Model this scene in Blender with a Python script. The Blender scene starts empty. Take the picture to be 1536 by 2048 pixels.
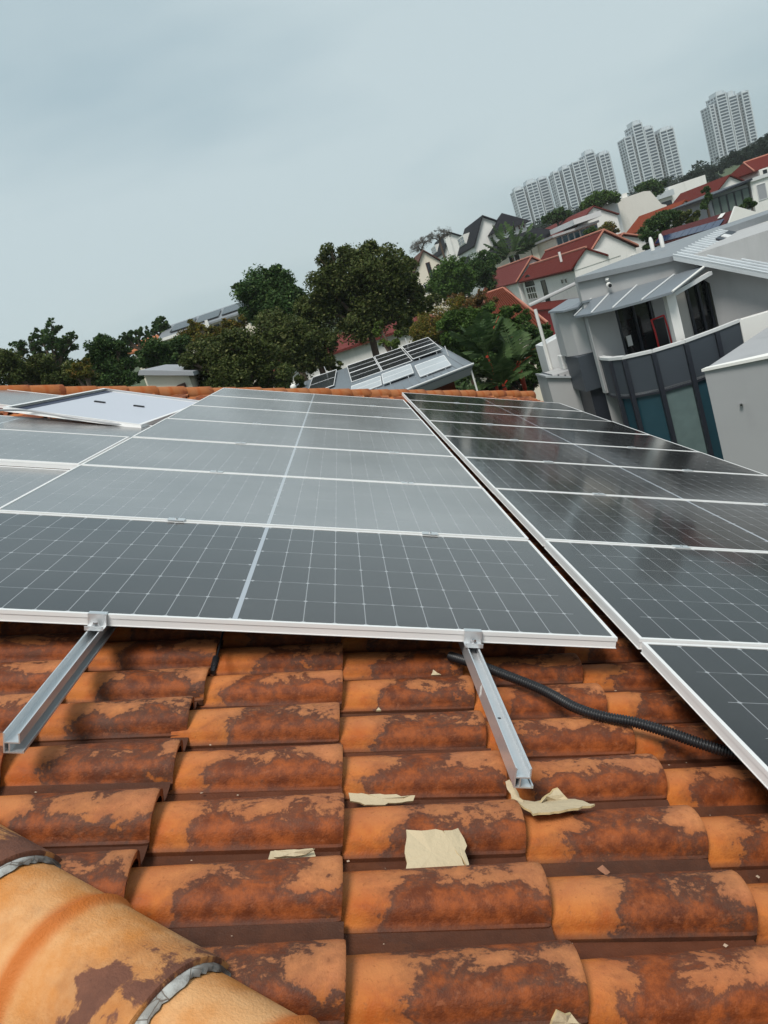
import bpy, math, random
from mathutils import Vector, Matrix
from math import sin, cos, pi, radians as RAD

rnd = random.Random(7)
scn = bpy.context.scene
col = scn.collection

# ------------------------------------------------------------------ camera
CAM = Vector((0.55176, -2.20140, 9.69241))
RIGHT = Vector((0.949902, -0.055709, -0.307542))
DOWN = Vector((-0.312041, -0.225053, -0.923029))
FWD = Vector((-0.017792, 0.972753, -0.231162))
FPX = 1602.96                     # focal length in pixels of the 1536 x 2048 photograph
cd = bpy.data.cameras.new('camera')
cam = bpy.data.objects.new('camera', cd)
col.objects.link(cam)
mw = Matrix.Identity(4)
for i in range(3):
    mw[i][0] = RIGHT[i]; mw[i][1] = -DOWN[i]; mw[i][2] = -FWD[i]; mw[i][3] = CAM[i]
cam.matrix_world = mw
cd.sensor_fit = 'VERTICAL'; cd.sensor_height = 36.0; cd.lens = 36.0 * FPX / 2048.0
cd.clip_start = 0.05; cd.clip_end = 9000
scn.camera = cam

# ------------------------------------------------------------------ world, sun, exposure
SUN_EL, SUN_AZ = RAD(60), RAD(-165)          # azimuth measured from +y towards +x
world = bpy.data.worlds.new('World'); scn.world = world; world.use_nodes = True
wt = world.node_tree; wt.nodes.clear()
def wn(t): return wt.nodes.new(t)
wo = wn('ShaderNodeOutputWorld'); bg = wn('ShaderNodeBackground')
sky = wn('ShaderNodeTexSky'); sky.sky_type = 'NISHITA'; sky.sun_disc = False
sky.sun_elevation = SUN_EL; sky.sun_rotation = SUN_AZ
sky.air_density = 1.0; sky.dust_density = 3.0
sc_ = wn('ShaderNodeVectorMath'); sc_.operation = 'SCALE'; sc_.inputs['Scale'].default_value = 0.05
wt.links.new(sky.outputs[0], sc_.inputs[0])
tc = wn('ShaderNodeTexCoord')
mp = wn('ShaderNodeMapping'); mp.inputs['Scale'].default_value = (1.0, 1.0, 3.2)
mp.inputs['Rotation'].default_value = (0.0, 0.25, 0.0)
wt.links.new(tc.outputs['Generated'], mp.inputs[0])
nz = wn('ShaderNodeTexNoise'); nz.inputs['Scale'].default_value = 1.5; nz.inputs['Detail'].default_value = 4.0
nz.inputs['Roughness'].default_value = 0.45
wt.links.new(mp.outputs[0], nz.inputs['Vector'])
cr = wn('ShaderNodeValToRGB')
cr.color_ramp.elements[0].position = 0.39; cr.color_ramp.elements[0].color = (0.258, 0.350, 0.394, 1)
cr.color_ramp.elements[1].position = 0.61; cr.color_ramp.elements[1].color = (0.405, 0.480, 0.502, 1)
wt.links.new(nz.outputs['Fac'], cr.inputs[0])
mx = wn('ShaderNodeMixRGB'); mx.inputs['Fac'].default_value = 0.86
wt.links.new(sc_.outputs[0], mx.inputs['Color1']); wt.links.new(cr.outputs[0], mx.inputs['Color2'])
wt.links.new(mx.outputs[0], bg.inputs['Color']); bg.inputs['Strength'].default_value = 0.725
wt.links.new(bg.outputs[0], wo.inputs['Surface'])

sd = bpy.data.lights.new('sun', 'SUN'); sd.energy = 1.5; sd.angle = RAD(20); sd.color = (1.0, 0.95, 0.88)
sun = bpy.data.objects.new('sun', sd); col.objects.link(sun)
sdir = Vector((cos(SUN_EL) * sin(SUN_AZ), cos(SUN_EL) * cos(SUN_AZ), sin(SUN_EL)))
sun.rotation_euler = sdir.to_track_quat('Z', 'Y').to_euler()
sun.location = (0, 0, 60)
vs = scn.view_settings
vs.view_transform = 'Standard'; vs.look = 'None'; vs.exposure = 1.08; vs.gamma = 1.0
try: vs.use_curve_mapping = False
except Exception: pass
cy = scn.cycles
cy.max_bounces = 6; cy.diffuse_bounces = 3; cy.glossy_bounces = 3; cy.transmission_bounces = 3
cy.transparent_max_bounces = 6; cy.volume_bounces = 1; cy.use_denoising = True
try: cy.denoiser = 'OPENIMAGEDENOISE'
except Exception: pass

# ------------------------------------------------------------------ frames
SL = RAD(22.0)
RM = Matrix(((cos(SL), 0, sin(SL), 0), (0, 1, 0, 0), (-sin(SL), 0, cos(SL), 9.0), (0, 0, 0, 1)))  # roof -> world
def RW(u, v, z): return RM @ Vector((u, v, z))
def W(a, b, Y): return CAM + Vector((a, 1.0, b)) * Y          # bearing slopes and distance -> world
def PX(x, y, Y):
    d = RIGHT * ((x - 768) / FPX) + DOWN * ((y - 1024) / FPX) + FWD
    return CAM + d * (Y / d.y)
def rel(x, y, z): return CAM + Vector((x, y, z))

# ------------------------------------------------------------------ materials
class NT:
    def __init__(s, name):
        s.m = bpy.data.materials.new(name); s.m.use_nodes = True
        s.t = s.m.node_tree; s.t.nodes.clear()
        s.out = s.n('ShaderNodeOutputMaterial')
    def n(s, t, **kw):
        k = s.t.nodes.new(t)
        for a, b in kw.items(): setattr(k, a, b)
        return k
    def l(s, a, b): s.t.links.new(a, b)
    def put(s, inp, v):
        if hasattr(v, 'is_output') or isinstance(v, bpy.types.NodeSocket): s.l(v, inp)
        elif v is not None:
            if isinstance(v, (tuple, list)) and len(v) == 3 and inp.type == 'RGBA': v = (*v, 1)
            inp.default_value = v
    def math(s, op, a, b=None, c=None, clamp=False):
        k = s.n('ShaderNodeMath', operation=op, use_clamp=clamp)
        for i, v in enumerate((a, b, c)):
            if v is not None: s.put(k.inputs[i], v)
        return k.outputs[0]
    def vmath(s, op, a, b=None):
        k = s.n('ShaderNodeVectorMath', operation=op)
        s.put(k.inputs[0], a)
        if b is not None: s.put(k.inputs[1], b)
        return k.outputs[0]
    def noise(s, vec, scale, detail=4, rough=0.55, out='Fac', dist=0.0):
        k = s.n('ShaderNodeTexNoise'); s.put(k.inputs['Vector'], vec)
        k.inputs['Scale'].default_value = scale; k.inputs['Detail'].default_value = detail
        k.inputs['Roughness'].default_value = rough; k.inputs['Distortion'].default_value = dist
        return k.outputs[out]
    def sstep(s, v, lo, hi):
        k = s.n('ShaderNodeMapRange', interpolation_type='SMOOTHSTEP'); s.put(k.inputs['Value'], v)
        k.inputs['From Min'].default_value = lo; k.inputs['From Max'].default_value = hi
        return k.outputs[0]
    def mix(s, f, a, b):
        k = s.n('ShaderNodeMixRGB'); s.put(k.inputs[0], f); s.put(k.inputs[1], a); s.put(k.inputs[2], b)
        return k.outputs[0]
    def sep(s, v):
        k = s.n('ShaderNodeSeparateXYZ'); s.put(k.inputs[0], v); return k.outputs
    def comb(s, x, y, z):
        k = s.n('ShaderNodeCombineXYZ')
        for i, v in enumerate((x, y, z)): s.put(k.inputs[i], v)
        return k.outputs[0]
    def bump(s, h, strength, dist=0.01):
        k = s.n('ShaderNodeBump'); s.put(k.inputs['Height'], h)
        k.inputs['Strength'].default_value = strength; k.inputs['Distance'].default_value = dist
        return k.outputs[0]
    def bsdf(s, **kw):
        k = s.n('ShaderNodeBsdfPrincipled')
        for a, v in kw.items():
            s.put(k.inputs[a.replace('_', ' ')], v)
        return k
    def done(s, shader): s.l(shader.outputs[0], s.out.inputs['Surface']); return s.m
    def obj(s): return s.n('ShaderNodeTexCoord').outputs['Object']
    def pos(s): return s.n('ShaderNodeNewGeometry').outputs['Position']
    def orand(s): return s.n('ShaderNodeObjectInfo').outputs['Random']

MATS = {}
def simple(name, c, rough=0.7, var=0.15, scale=3.0, metal=0.0, bump=0.0, dirt=0.0, spec=None):
    if name in MATS: return MATS[name]
    t = NT(name); p = t.pos()
    n = t.noise(p, scale, 5, 0.6)
    dark = tuple(max(0, x * (1 - var)) for x in c); lite = tuple(min(1, x * (1 + var)) for x in c)
    cc = t.mix(n, dark, lite)
    if dirt > 0:
        q = t.vmath('MULTIPLY', p, (scale * 0.8, scale * 0.8, scale * 0.15))
        dn = t.sstep(t.noise(q, 1.6, 5, 0.65), 0.5, 0.75)
        cc = t.mix(t.math('MULTIPLY', dn, dirt), cc, tuple(x * 0.45 for x in c))
    b = t.bsdf(Base_Color=cc, Roughness=rough, Metallic=metal)
    if spec is not None: b.inputs['Specular IOR Level'].default_value = spec
    if bump: t.l(t.bump(t.noise(p, scale * 12, 4, 0.6), bump), b.inputs['Normal'])
    MATS[name] = t.done(b); return MATS[name]

def clay_tile(name):
    """weathered clay: clean orange near the sheltered upper end, ragged dark lichen below"""
    t = NT(name)
    at = t.n('ShaderNodeAttribute', attribute_name='tl')
    ar = t.n('ShaderNodeAttribute', attribute_name='rn')
    r = t.math('ADD', t.orand(), ar.outputs['Fac'])
    off = t.comb(t.math('MULTIPLY', r, 37.0), t.math('MULTIPLY', r, 91.0), t.math('MULTIPLY', r, 53.0))
    p = t.vmath('ADD', at.outputs['Vector'], off)
    x, y, z = t.sep(at.outputs['Vector'])
    r2 = t.math('FRACT', t.math('MULTIPLY', r, 17.3))
    r3 = t.math('FRACT', t.math('MULTIPLY', r, 41.7))
    n1 = t.noise(t.vmath('MULTIPLY', p, (1.0, 1.25, 1.25)), 9.0, 6, 0.62, dist=0.4)
    n1 = t.math('MULTIPLY', n1, 1.25)
    nf = t.noise(p, 55.0, 3, 0.7)
    # bias: clean in the first part of the exposed length, clean along the crest
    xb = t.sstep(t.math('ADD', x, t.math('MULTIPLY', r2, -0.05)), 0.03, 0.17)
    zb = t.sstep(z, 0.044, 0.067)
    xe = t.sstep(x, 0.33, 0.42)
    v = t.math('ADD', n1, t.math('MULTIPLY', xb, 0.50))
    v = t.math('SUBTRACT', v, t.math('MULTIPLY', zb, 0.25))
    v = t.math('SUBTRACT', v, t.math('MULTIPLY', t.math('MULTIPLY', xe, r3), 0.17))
    v = t.math('ADD', v, t.math('MULTIPLY', t.math('SUBTRACT', nf, 0.5), 0.34))
    v = t.math('ADD', v, t.math('MULTIPLY', t.math('SUBTRACT', r3, 0.5), 0.08))
    m = t.math('MAXIMUM', t.sstep(v, 0.80, 0.93), t.math('MULTIPLY', t.sstep(v, 0.58, 0.90), 0.42))
    deep = t.sstep(v, 0.90, 1.10)
    clean = t.mix(t.sstep(t.noise(p, 11, 5, 0.65), 0.3, 0.7), (0.42, 0.092, 0.011), (0.58, 0.185, 0.034))
    clean = t.mix(t.math('MULTIPLY', zb, 0.55), clean, (0.56, 0.255, 0.125))  # crest made paler: sheen of the sky painted into the clay
    clean = t.mix(t.math('MULTIPLY', t.sstep(t.noise(p, 95, 3, 0.6), 0.60, 0.70), 0.55), clean, (0.30, 0.10, 0.03))
    n3 = t.noise(p, 22, 6, 0.7)
    inner = t.mix(t.sstep(n3, 0.35, 0.68), (0.080, 0.017, 0.005), (0.310, 0.075, 0.016))
    rim = t.mix(n3, (0.024, 0.012, 0.009), (0.115, 0.050, 0.032))
    dark = t.mix(deep, rim, inner)
    dark = t.mix(t.math('MULTIPLY', t.sstep(t.noise(p, 60, 3, 0.7), 0.56, 0.72), 0.55), dark, (0.30, 0.10, 0.042))
    c = t.mix(m, clean, dark)
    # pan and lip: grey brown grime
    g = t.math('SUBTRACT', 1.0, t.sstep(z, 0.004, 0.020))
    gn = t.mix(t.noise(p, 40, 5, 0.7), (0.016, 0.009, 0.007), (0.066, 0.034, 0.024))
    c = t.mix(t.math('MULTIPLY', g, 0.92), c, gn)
    # tint each tile a little
    c = t.mix(0.16, c, t.mix(r2, (0.38, 0.08, 0.010), (0.16, 0.045, 0.013)))
    h = t.math('ADD', t.math('MULTIPLY', nf, 0.6), t.math('ADD', t.math('MULTIPLY', m, 0.25), t.noise(p, 260, 2, 0.6)))
    b = t.bsdf(Base_Color=c, Roughness=t.math('ADD', 0.50, t.math('MULTIPLY', n3, 0.25)), Normal=t.bump(h, 0.28, 0.004))
    b.inputs['Specular IOR Level'].default_value = 0.28
    return t.done(b)

def cap_clay(name, k=1.0):
    t = NT(name)
    at = t.n('ShaderNodeAttribute', attribute_name='tl')
    r = t.orand()
    p = t.vmath('ADD', at.outputs['Vector'], t.comb(t.math('MULTIPLY', r, 37.0), t.math('MULTIPLY', r, 91.0), 0.0))
    x, y, z = t.sep(at.outputs['Vector'])
    n1 = t.noise(p, 7.0, 6, 0.62, dist=0.6); nf = t.noise(p, 60, 3, 0.7)
    end = t.math('MULTIPLY', t.sstep(x, 0.22, 0.44), 0.30)
    v = t.math('ADD', t.math('ADD', n1, end), t.math('MULTIPLY', t.math('SUBTRACT', nf, 0.5), 0.14))
    m = t.math('MAXIMUM', t.sstep(v, 0.725, 0.80), t.math('MULTIPLY', t.sstep(v, 0.55, 0.76), 0.30))
    clean = t.mix(t.sstep(t.noise(p, 6, 6, 0.65), 0.3, 0.72), (0.53, 0.195, 0.042), (0.67, 0.37, 0.170))
    clean = t.mix(t.math('MULTIPLY', t.sstep(t.math('ABSOLUTE', t.math('SUBTRACT', x, 0.215)), 0.034, 0.006), 0.85), clean, (0.50, 0.125, 0.016))
    clean = t.mix(t.math('MULTIPLY', t.sstep(nf, 0.66, 0.74), 0.35), clean, (0.45, 0.2, 0.08))
    dark = t.mix(t.noise(p, 30, 5, 0.7), (0.055, 0.024, 0.019), (0.24, 0.095, 0.055))
    c = t.mix(m, clean, dark)
    if k < 1: c = t.mix(0.7, c, (0.30, 0.075, 0.022))
    h = t.math('ADD', t.math('MULTIPLY', nf, 0.5), t.noise(p, 220, 2, 0.6))
    b = t.bsdf(Base_Color=c, Roughness=0.72, Normal=t.bump(h, 0.38, 0.005))
    b.inputs['Specular IOR Level'].default_value = 0.25
    return t.done(b)

def cell_glass(name, ior=1.5, sky_tint=0.0, lk=1.0):
    """dark cells with fine pale conductor lines under rolled solar glass"""
    t = NT(name); o = t.obj(); x, y, z = t.sep(o)
    r = t.orand()
    ax = t.math('ABSOLUTE', x)
    def line(coord, start, pitch, lo, hi, w):
        q = t.math('DIVIDE', t.math('SUBTRACT', coord, start), pitch)
        d = t.math('MULTIPLY', t.math('ABSOLUTE', t.math('SUBTRACT', q, t.math('ROUND', q))), pitch)
        k = t.sstep(d, w * 1.3, w * 0.4)
        inside = t.math('MULTIPLY', t.math('GREATER_THAN', q, lo), t.math('LESS_THAN', q, hi))
        return t.math('MULTIPLY', k, inside), d
    lv, dv = line(ax, 0.014, 0.0925, 0.5, 11.45, 0.0016)
    lh, dh = line(y, 0.018, 0.183, 0.5, 5.5, 0.0016)
    lv = t.math('MULTIPLY', lv, t.math('MULTIPLY', t.math('GREATER_THAN', y, 0.025), t.math('LESS_THAN', y, 1.108)))
    lh = t.math('MULTIPLY', lh, t.math('LESS_THAN', ax, 1.062))
    dot = t.math('MULTIPLY', t.sstep(t.math('ADD', dv, dh), 0.0105, 0.005), t.math('LESS_THAN', ax, 1.05))
    brk = t.sstep(t.noise(t.vmath('MULTIPLY', o, (3, 3, 3)), 2.0, 3), 0.30, 0.62)
    ln = t.math('MAXIMUM', t.math('MULTIPLY', lv, 0.75), t.math('MULTIPLY', lh, t.math('ADD', 0.35, t.math('MULTIPLY', brk, 0.45))))
    ln = t.math('MAXIMUM', ln, dot)
    rib = t.sstep(ax, 0.0085, 0.0065)
    fine = t.math('MULTIPLY', t.sstep(t.math('ABSOLUTE', t.math('SUBTRACT', t.math('FRACT', t.math('MULTIPLY', y, 54.6)), 0.5)), 0.10, 0.04), 0.10)
    base = t.mix(t.noise(t.vmath('ADD', o, t.comb(r, r, 0.0)), 2.5, 3), (0.0085, 0.0088, 0.0100), (0.0150, 0.0145, 0.0150))
    c = t.mix(fine, base, (0.10, 0.10, 0.11))
    c = t.mix(t.math('MULTIPLY', ln, lk), c, (0.40, 0.41, 0.43))
    c = t.mix(t.math('MULTIPLY', rib, 0.8), c, (0.46, 0.50, 0.56))
    # settled dust, a few smears, and sky reflection painted on as a pale layer
    ro = t.vmath('ADD', o, t.comb(t.math('MULTIPLY', r, 31.0), t.math('MULTIPLY', r, 17.0), 0.0))
    dn = t.noise(ro, 1.3, 5, 0.6)
    dust = t.math('MULTIPLY', t.sstep(dn, 0.35, 0.75), 0.014 + sky_tint * 0.5)
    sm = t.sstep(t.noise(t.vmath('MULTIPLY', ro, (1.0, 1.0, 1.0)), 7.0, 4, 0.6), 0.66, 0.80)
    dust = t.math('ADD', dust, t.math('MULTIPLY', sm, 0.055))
    c = t.mix(t.math('ADD', dust, 0.003 + sky_tint), c, (0.55, 0.53, 0.515))
    rough = t.math('ADD', 0.055 + sky_tint * 0.5, t.math('MULTIPLY', dn, 0.06))
    b = t.bsdf(Base_Color=c, Roughness=rough, IOR=ior)
    nb = t.bump(t.noise(ro, 5.0, 3, 0.5), 0.05, 0.01); t.l(nb, b.inputs['Normal'])
    return t.done(b)

def leafmat(name, c1, c2, c3=None):
    if name in MATS: return MATS[name]
    t = NT(name); g = t.n('ShaderNodeNewGeometry'); r = g.outputs['Random Per Island']
    c = t.mix(r, c1, c2)
    if c3: c = t.mix(t.sstep(r, 0.80, 0.95), c, c3)
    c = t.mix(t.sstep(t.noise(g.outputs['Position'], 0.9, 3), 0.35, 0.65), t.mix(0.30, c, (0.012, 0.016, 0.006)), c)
    b = t.bsdf(Base_Color=c, Roughness=0.55)
    b.inputs['Specular IOR Level'].default_value = 0.12
    tr = t.n('ShaderNodeBsdfTranslucent'); t.put(tr.inputs[0], c)
    ms = t.n('ShaderNodeMixShader'); ms.inputs[0].default_value = 0.22
    t.l(b.outputs[0], ms.inputs[1]); t.l(tr.outputs[0], ms.inputs[2])
    MATS[name] = t.done(ms); return MATS[name]

def rooftile_far(name, c1, c2, pitch=0.3, axis='y'):
    """roof covering too distant to tell its tiles apart: fine rows as relief and tone"""
    if name in MATS: return MATS[name]
    t = NT(name); p = t.pos(); x, y, z = t.sep(p)
    a = y if axis == 'y' else x
    w = t.math('ABSOLUTE', t.math('SUBTRACT', t.math('FRACT', t.math('DIVIDE', a, pitch)), 0.5))
    w2 = t.math('FRACT', t.math('DIVIDE', z, pitch * 0.8))
    n = t.noise(p, 1.4, 6, 0.7)
    c = t.mix(n, c1, c2)
    c = t.mix(t.math('MULTIPLY', t.sstep(t.noise(p, 5, 5, 0.7), 0.5, 0.75), 0.6), c, tuple(x * 0.4 for x in c1))
    b = t.bsdf(Base_Color=c, Roughness=0.85, Normal=t.bump(t.math('ADD', w, t.math('MULTIPLY', w2, 0.5)), 0.8, 0.06))
    b.inputs['Specular IOR Level'].default_value = 0.15
    MATS[name] = t.done(b); return MATS[name]

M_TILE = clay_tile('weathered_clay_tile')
M_CAP = cap_clay('hip_cap_clay')
M_CAPF = cap_clay('hip_cap_clay_reddish', 0.5)
M_CELL = cell_glass('solar_cell_glass', 1.42, 0.0, 0.8)
M_CELL1 = cell_glass('front_solar_cell_glass', 1.7, 0.03, 0.85)
M_CELLF = cell_glass('sky_tinted_cell_glass', 5.0, 0.225, 0.6)  # milky base colour paints the sky's reflection on these panels
M_ALU = simple('anodised_aluminium', (0.76, 0.77, 0.78), 0.38, 0.05, 8, metal=0.75)
M_ALUW = simple('pale_aluminium_frame', (0.84, 0.83, 0.82), 0.45, 0.04, 6, metal=0.15)
M_STEEL = simple('stainless_bolt', (0.55, 0.55, 0.56), 0.3, 0.1, 20, metal=1.0)
M_BACKD = simple('dark_backsheet', (0.03, 0.03, 0.033), 0.6, 0.05, 3)
M_BACK = simple('white_backsheet', (0.52, 0.54, 0.60), 0.5, 0.03, 3)
M_BLACK = simple('black_plastic', (0.012, 0.012, 0.014), 0.42, 0.2, 20)
M_CARD = simple('pale_cardboard', (0.52, 0.42, 0.275), 0.85, 0.10, 9, bump=0.25)
M_CARDE = simple('cardboard_core', (0.50, 0.37, 0.19), 0.9, 0.35, 60)
def mortar_mat():
    t = NT('cracked_mortar'); o = t.obj()
    vo = t.n('ShaderNodeTexVoronoi', feature='DISTANCE_TO_EDGE'); t.put(vo.inputs['Vector'], t.vmath('ADD', o, t.comb(t.orand(), 0.0, 0.0))); vo.inputs['Scale'].default_value = 26
    cr_ = t.sstep(vo.outputs['Distance'], 0.004, 0.03)
    n = t.noise(o, 26, 5, 0.7)
    c = t.mix(t.sstep(n, 0.42, 0.60), (0.48, 0.48, 0.46), (0.28, 0.27, 0.25))
    c = t.mix(t.sstep(t.noise(o, 7, 3, 0.6), 0.54, 0.66), c, (0.075, 0.05, 0.04))
    c = t.mix(cr_, (0.16, 0.13, 0.11), c)
    return t.done(t.bsdf(Base_Color=c, Roughness=0.95, Normal=t.bump(t.math('ADD', cr_, n), 0.35, 0.002)))
M_MORTAR = mortar_mat()
M_DECK = simple('roof_underlay', (0.05, 0.035, 0.03), 0.9, 0.2, 4)
M_WHITE = simple('white_render', (0.74, 0.73, 0.70), 0.8, 0.05, 1.0, dirt=0.25)
M_CREAM = simple('cream_render', (0.72, 0.66, 0.55), 0.85, 0.06, 1.0, dirt=0.3)
M_BEIGE = simple('pale_beige_render', (0.66, 0.63, 0.58), 0.85, 0.05, 0.8, dirt=0.2)
M_GREY = simple('light_grey_render', (0.40, 0.40, 0.40), 0.85, 0.05, 1.2, dirt=0.2)
M_GREYD = simple('mid_grey_render', (0.30, 0.31, 0.33), 0.8, 0.06, 1.2, dirt=0.15)
M_BLOCK = simple('block_grey_render', (0.34, 0.345, 0.355), 0.88, 0.06, 1.0, dirt=0.3, bump=0.1)
M_PALEG = simple('pale_grey_render', (0.60, 0.61, 0.61), 0.85, 0.04, 1.2, dirt=0.15)
M_SLATE = simple('slate_blue_cladding', (0.046, 0.056, 0.070), 0.5, 0.08, 2)
M_SLATED = simple('dark_slate_fin', (0.018, 0.021, 0.030), 0.45, 0.1, 2)
M_TEAL = simple('teal_tinted_glass', (0.018, 0.055, 0.075), 0.08, 0.25, 1.2)
M_CURT = simple('pale_curtain_behind_glass', (0.12, 0.17, 0.17), 0.25, 0.3, 3)
M_DGLASS = simple('dark_window_glass', (0.012, 0.014, 0.016), 0.08, 0.2, 2)
M_MROOF = simple('grey_metal_roof', (0.25, 0.265, 0.28), 0.5, 0.15, 1.5, metal=0.3, dirt=0.3)
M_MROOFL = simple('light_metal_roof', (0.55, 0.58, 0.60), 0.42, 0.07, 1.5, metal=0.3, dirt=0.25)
M_CANOPY = simple('canopy_sheet', (0.20, 0.225, 0.25), 0.4, 0.07, 1.5, metal=0.2)
M_RED = simple('red_plastic', (0.55, 0.02, 0.02), 0.5, 0.1, 3)
M_REDWALL = simple('red_painted_wall', (0.45, 0.02, 0.03), 0.7, 0.1, 3)
M_RR = rooftile_far('red_tile_roof', (0.088, 0.011, 0.009), (0.145, 0.024, 0.016))
M_RRD = rooftile_far('dull_red_tile_roof', (0.125, 0.026, 0.024), (0.165, 0.042, 0.036))
M_RO = rooftile_far('orange_tile_roof', (0.17, 0.030, 0.012), (0.26, 0.055, 0.022))
M_ROL = rooftile_far('pale_orange_tile_roof', (0.33, 0.115, 0.050), (0.44, 0.17, 0.08))
M_RUST = rooftile_far('rust_tile_roof', (0.085, 0.018, 0.010), (0.17, 0.042, 0.020))
M_BR = rooftile_far('black_tile_roof', (0.010, 0.010, 0.013), (0.022, 0.022, 0.028))
M_BROWN = rooftile_far('brown_tile_roof', (0.09, 0.045, 0.035), (0.14, 0.075, 0.06))
M_MAROON = rooftile_far('maroon_roof', (0.085, 0.024, 0.026), (0.115, 0.036, 0.037))
M_SOLBLUE = simple('blue_solar_glass', (0.020, 0.032, 0.085), 0.15, 0.3, 1.5)
M_SOLGREY = simple('grey_solar_glass', (0.022, 0.023, 0.026), 0.22, 0.3, 1.5)
M_BARK = simple('bark', (0.085, 0.058, 0.040), 0.9, 0.4, 8, bump=0.5)
M_STEMRED = simple('sealing_wax_palm_stem', (0.50, 0.045, 0.02), 0.55, 0.15, 6)
M_TOWW = simple('tower_white', (0.50, 0.54, 0.57), 0.8, 0.04, 0.1)
M_TOWG = simple('tower_window_band', (0.045, 0.064, 0.095), 0.35, 0.25, 0.15)
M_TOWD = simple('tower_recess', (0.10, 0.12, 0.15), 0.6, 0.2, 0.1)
M_GROUND = simple('grass_ground', (0.055, 0.075, 0.03), 0.95, 0.4, 0.2)

# ------------------------------------------------------------------ mesh builder
class MB:
    def __init__(s): s.v = []; s.f = []
    def add(s, vs, fs):
        o = len(s.v); s.v += [Vector(p) for p in vs]; s.f += [tuple(i + o for i in f) for f in fs]; return s
    def quad(s, a, b, c, d): return s.add((a, b, c, d), ((0, 1, 2, 3),))
    def box(s, lo, hi, mat=None):
        x0, y0, z0 = lo; x1, y1, z1 = hi
        vs = [Vector(p) for p in ((x0,y0,z0),(x1,y0,z0),(x1,y1,z0),(x0,y1,z0),(x0,y0,z1),(x1,y0,z1),(x1,y1,z1),(x0,y1,z1))]
        if mat is not None: vs = [mat @ p for p in vs]
        return s.add(vs, ((0,3,2,1),(4,5,6,7),(0,1,5,4),(1,2,6,5),(2,3,7,6),(3,0,4,7)))
    def prism(s, pts, off):
        """polygon pts extruded by vector off"""
        n = len(pts); off = Vector(off)
        a = [Vector(p) for p in pts]; b = [p + off for p in a]
        fs = [tuple(range(n - 1, -1, -1)), tuple(range(n, 2 * n))]
        fs += [(i, (i + 1) % n, n + (i + 1) % n, n + i) for i in range(n)]
        return s.add(a + b, fs)
    def tube(s, pts, rs, seg=8, cap=True):
        pts = [Vector(p) for p in pts]; n = len(pts)
        if not isinstance(rs, (list, tuple)): rs = [rs] * n
        up = Vector((0.13, 0.31, 0.94)); vs = []
        for i, p in enumerate(pts):
            d = (pts[min(i + 1, n - 1)] - pts[max(i - 1, 0)])
            if d.length < 1e-9: d = Vector((0, 0, 1))
            d.normalize(); a = d.cross(up)
            if a.length < 1e-3: a = d.cross(Vector((1, 0, 0)))
            a.normalize(); b = d.cross(a)
            vs += [p + (a * cos(2 * pi * k / seg) + b * sin(2 * pi * k / seg)) * rs[i] for k in range(seg)]
        fs = [(i*seg+k, i*seg+(k+1)%seg, (i+1)*seg+(k+1)%seg, (i+1)*seg+k) for i in range(n - 1) for k in range(seg)]
        if cap: fs += [tuple(range(seg - 1, -1, -1)), tuple((n - 1) * seg + k for k in range(seg))]
        return s.add(vs, fs)
    def mesh(s, name, mat, smooth=None, origin=None):
        me = bpy.data.meshes.new(name)
        vs = s.v if origin is None else [p - origin for p in s.v]
        me.from_pydata([tuple(p) for p in vs], [], s.f)
        if mat: me.materials.append(mat)
        if smooth is not None:
            me.polygons.foreach_set('use_smooth', [True] * len(me.polygons))
            try: me.set_sharp_from_angle(angle=RAD(smooth))
            except Exception: pass
        me.update(); return me
    def build(s, name, mat, parent=None, smooth=None, bevel=0.0):
        o_ = Vector((0, 0, 0))
        if parent is not None:
            q = parent
            while q is not None: o_ = o_ + q.location; q = q.parent
        me = s.mesh(name, mat, smooth, o_)
        ob = bpy.data.objects.new(name, me); col.objects.link(ob)
        if parent is not None: ob.parent = parent
        if bevel:
            bv = ob.modifiers.new('bevel', 'BEVEL'); bv.width = bevel; bv.segments = 2; bv.limit_method = 'ANGLE'
        return ob

def fix_normals(me):
    import bmesh
    bm = bmesh.new(); bm.from_mesh(me); bmesh.ops.recalc_face_normals(bm, faces=bm.faces); bm.to_mesh(me); bm.free()

def tag(o, label=None, cat=None, group=None, kind=None):
    if label: o['label'] = label
    if cat: o['category'] = cat
    if group: o['group'] = group
    if kind: o['kind'] = kind
    return o
def empty(name, loc, label=None, cat=None, group=None):
    o = bpy.data.objects.new(name, None); col.objects.link(o); o.location = loc
    o.empty_display_size = 0.2
    return tag(o, label, cat, group)
def link(name, me, parent=None, mat=None):
    o = bpy.data.objects.new(name, me); col.objects.link(o)
    if parent is not None: o.parent = parent
    if mat is not None: o.matrix_local = mat
    return o
def copy_tree(o, parent=None):
    c = o.copy(); col.objects.link(c); c.parent = parent
    for ch in o.children: copy_tree(ch, c)
    return c

# ------------------------------------------------------------------ terrain
def ground_h(x, y):
    t = min(max((y - 20) / 300.0, 0), 1)
    h = 21.0 * t ** 1.6
    return h - 0.2
def grid_terrain():
    xs = [-2950, -2000, -1400, -800, -450, -260, -170, -120, -90] + list(range(-70, 131, 8)) + [150, 190, 250, 330, 450, 600, 800, 1200, 2000, 2950]
    ys = [-390, -200, -110, -60, -30, -12] + list(range(0, 141, 8)) + [160, 190, 230, 280, 340, 420, 520, 640, 800, 1100, 1600, 2400, 2950]
    m = MB(); nx = len(xs)
    m.v = [Vector((x, y, ground_h(x, y))) for y in ys for x in xs]
    m.f = [(j*nx+i, j*nx+i+1, (j+1)*nx+i+1, (j+1)*nx+i) for j in range(len(ys)-1) for i in range(nx-1)]
    return m
tag(grid_terrain().build('ground', M_GROUND, smooth=60), kind='structure')

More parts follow.
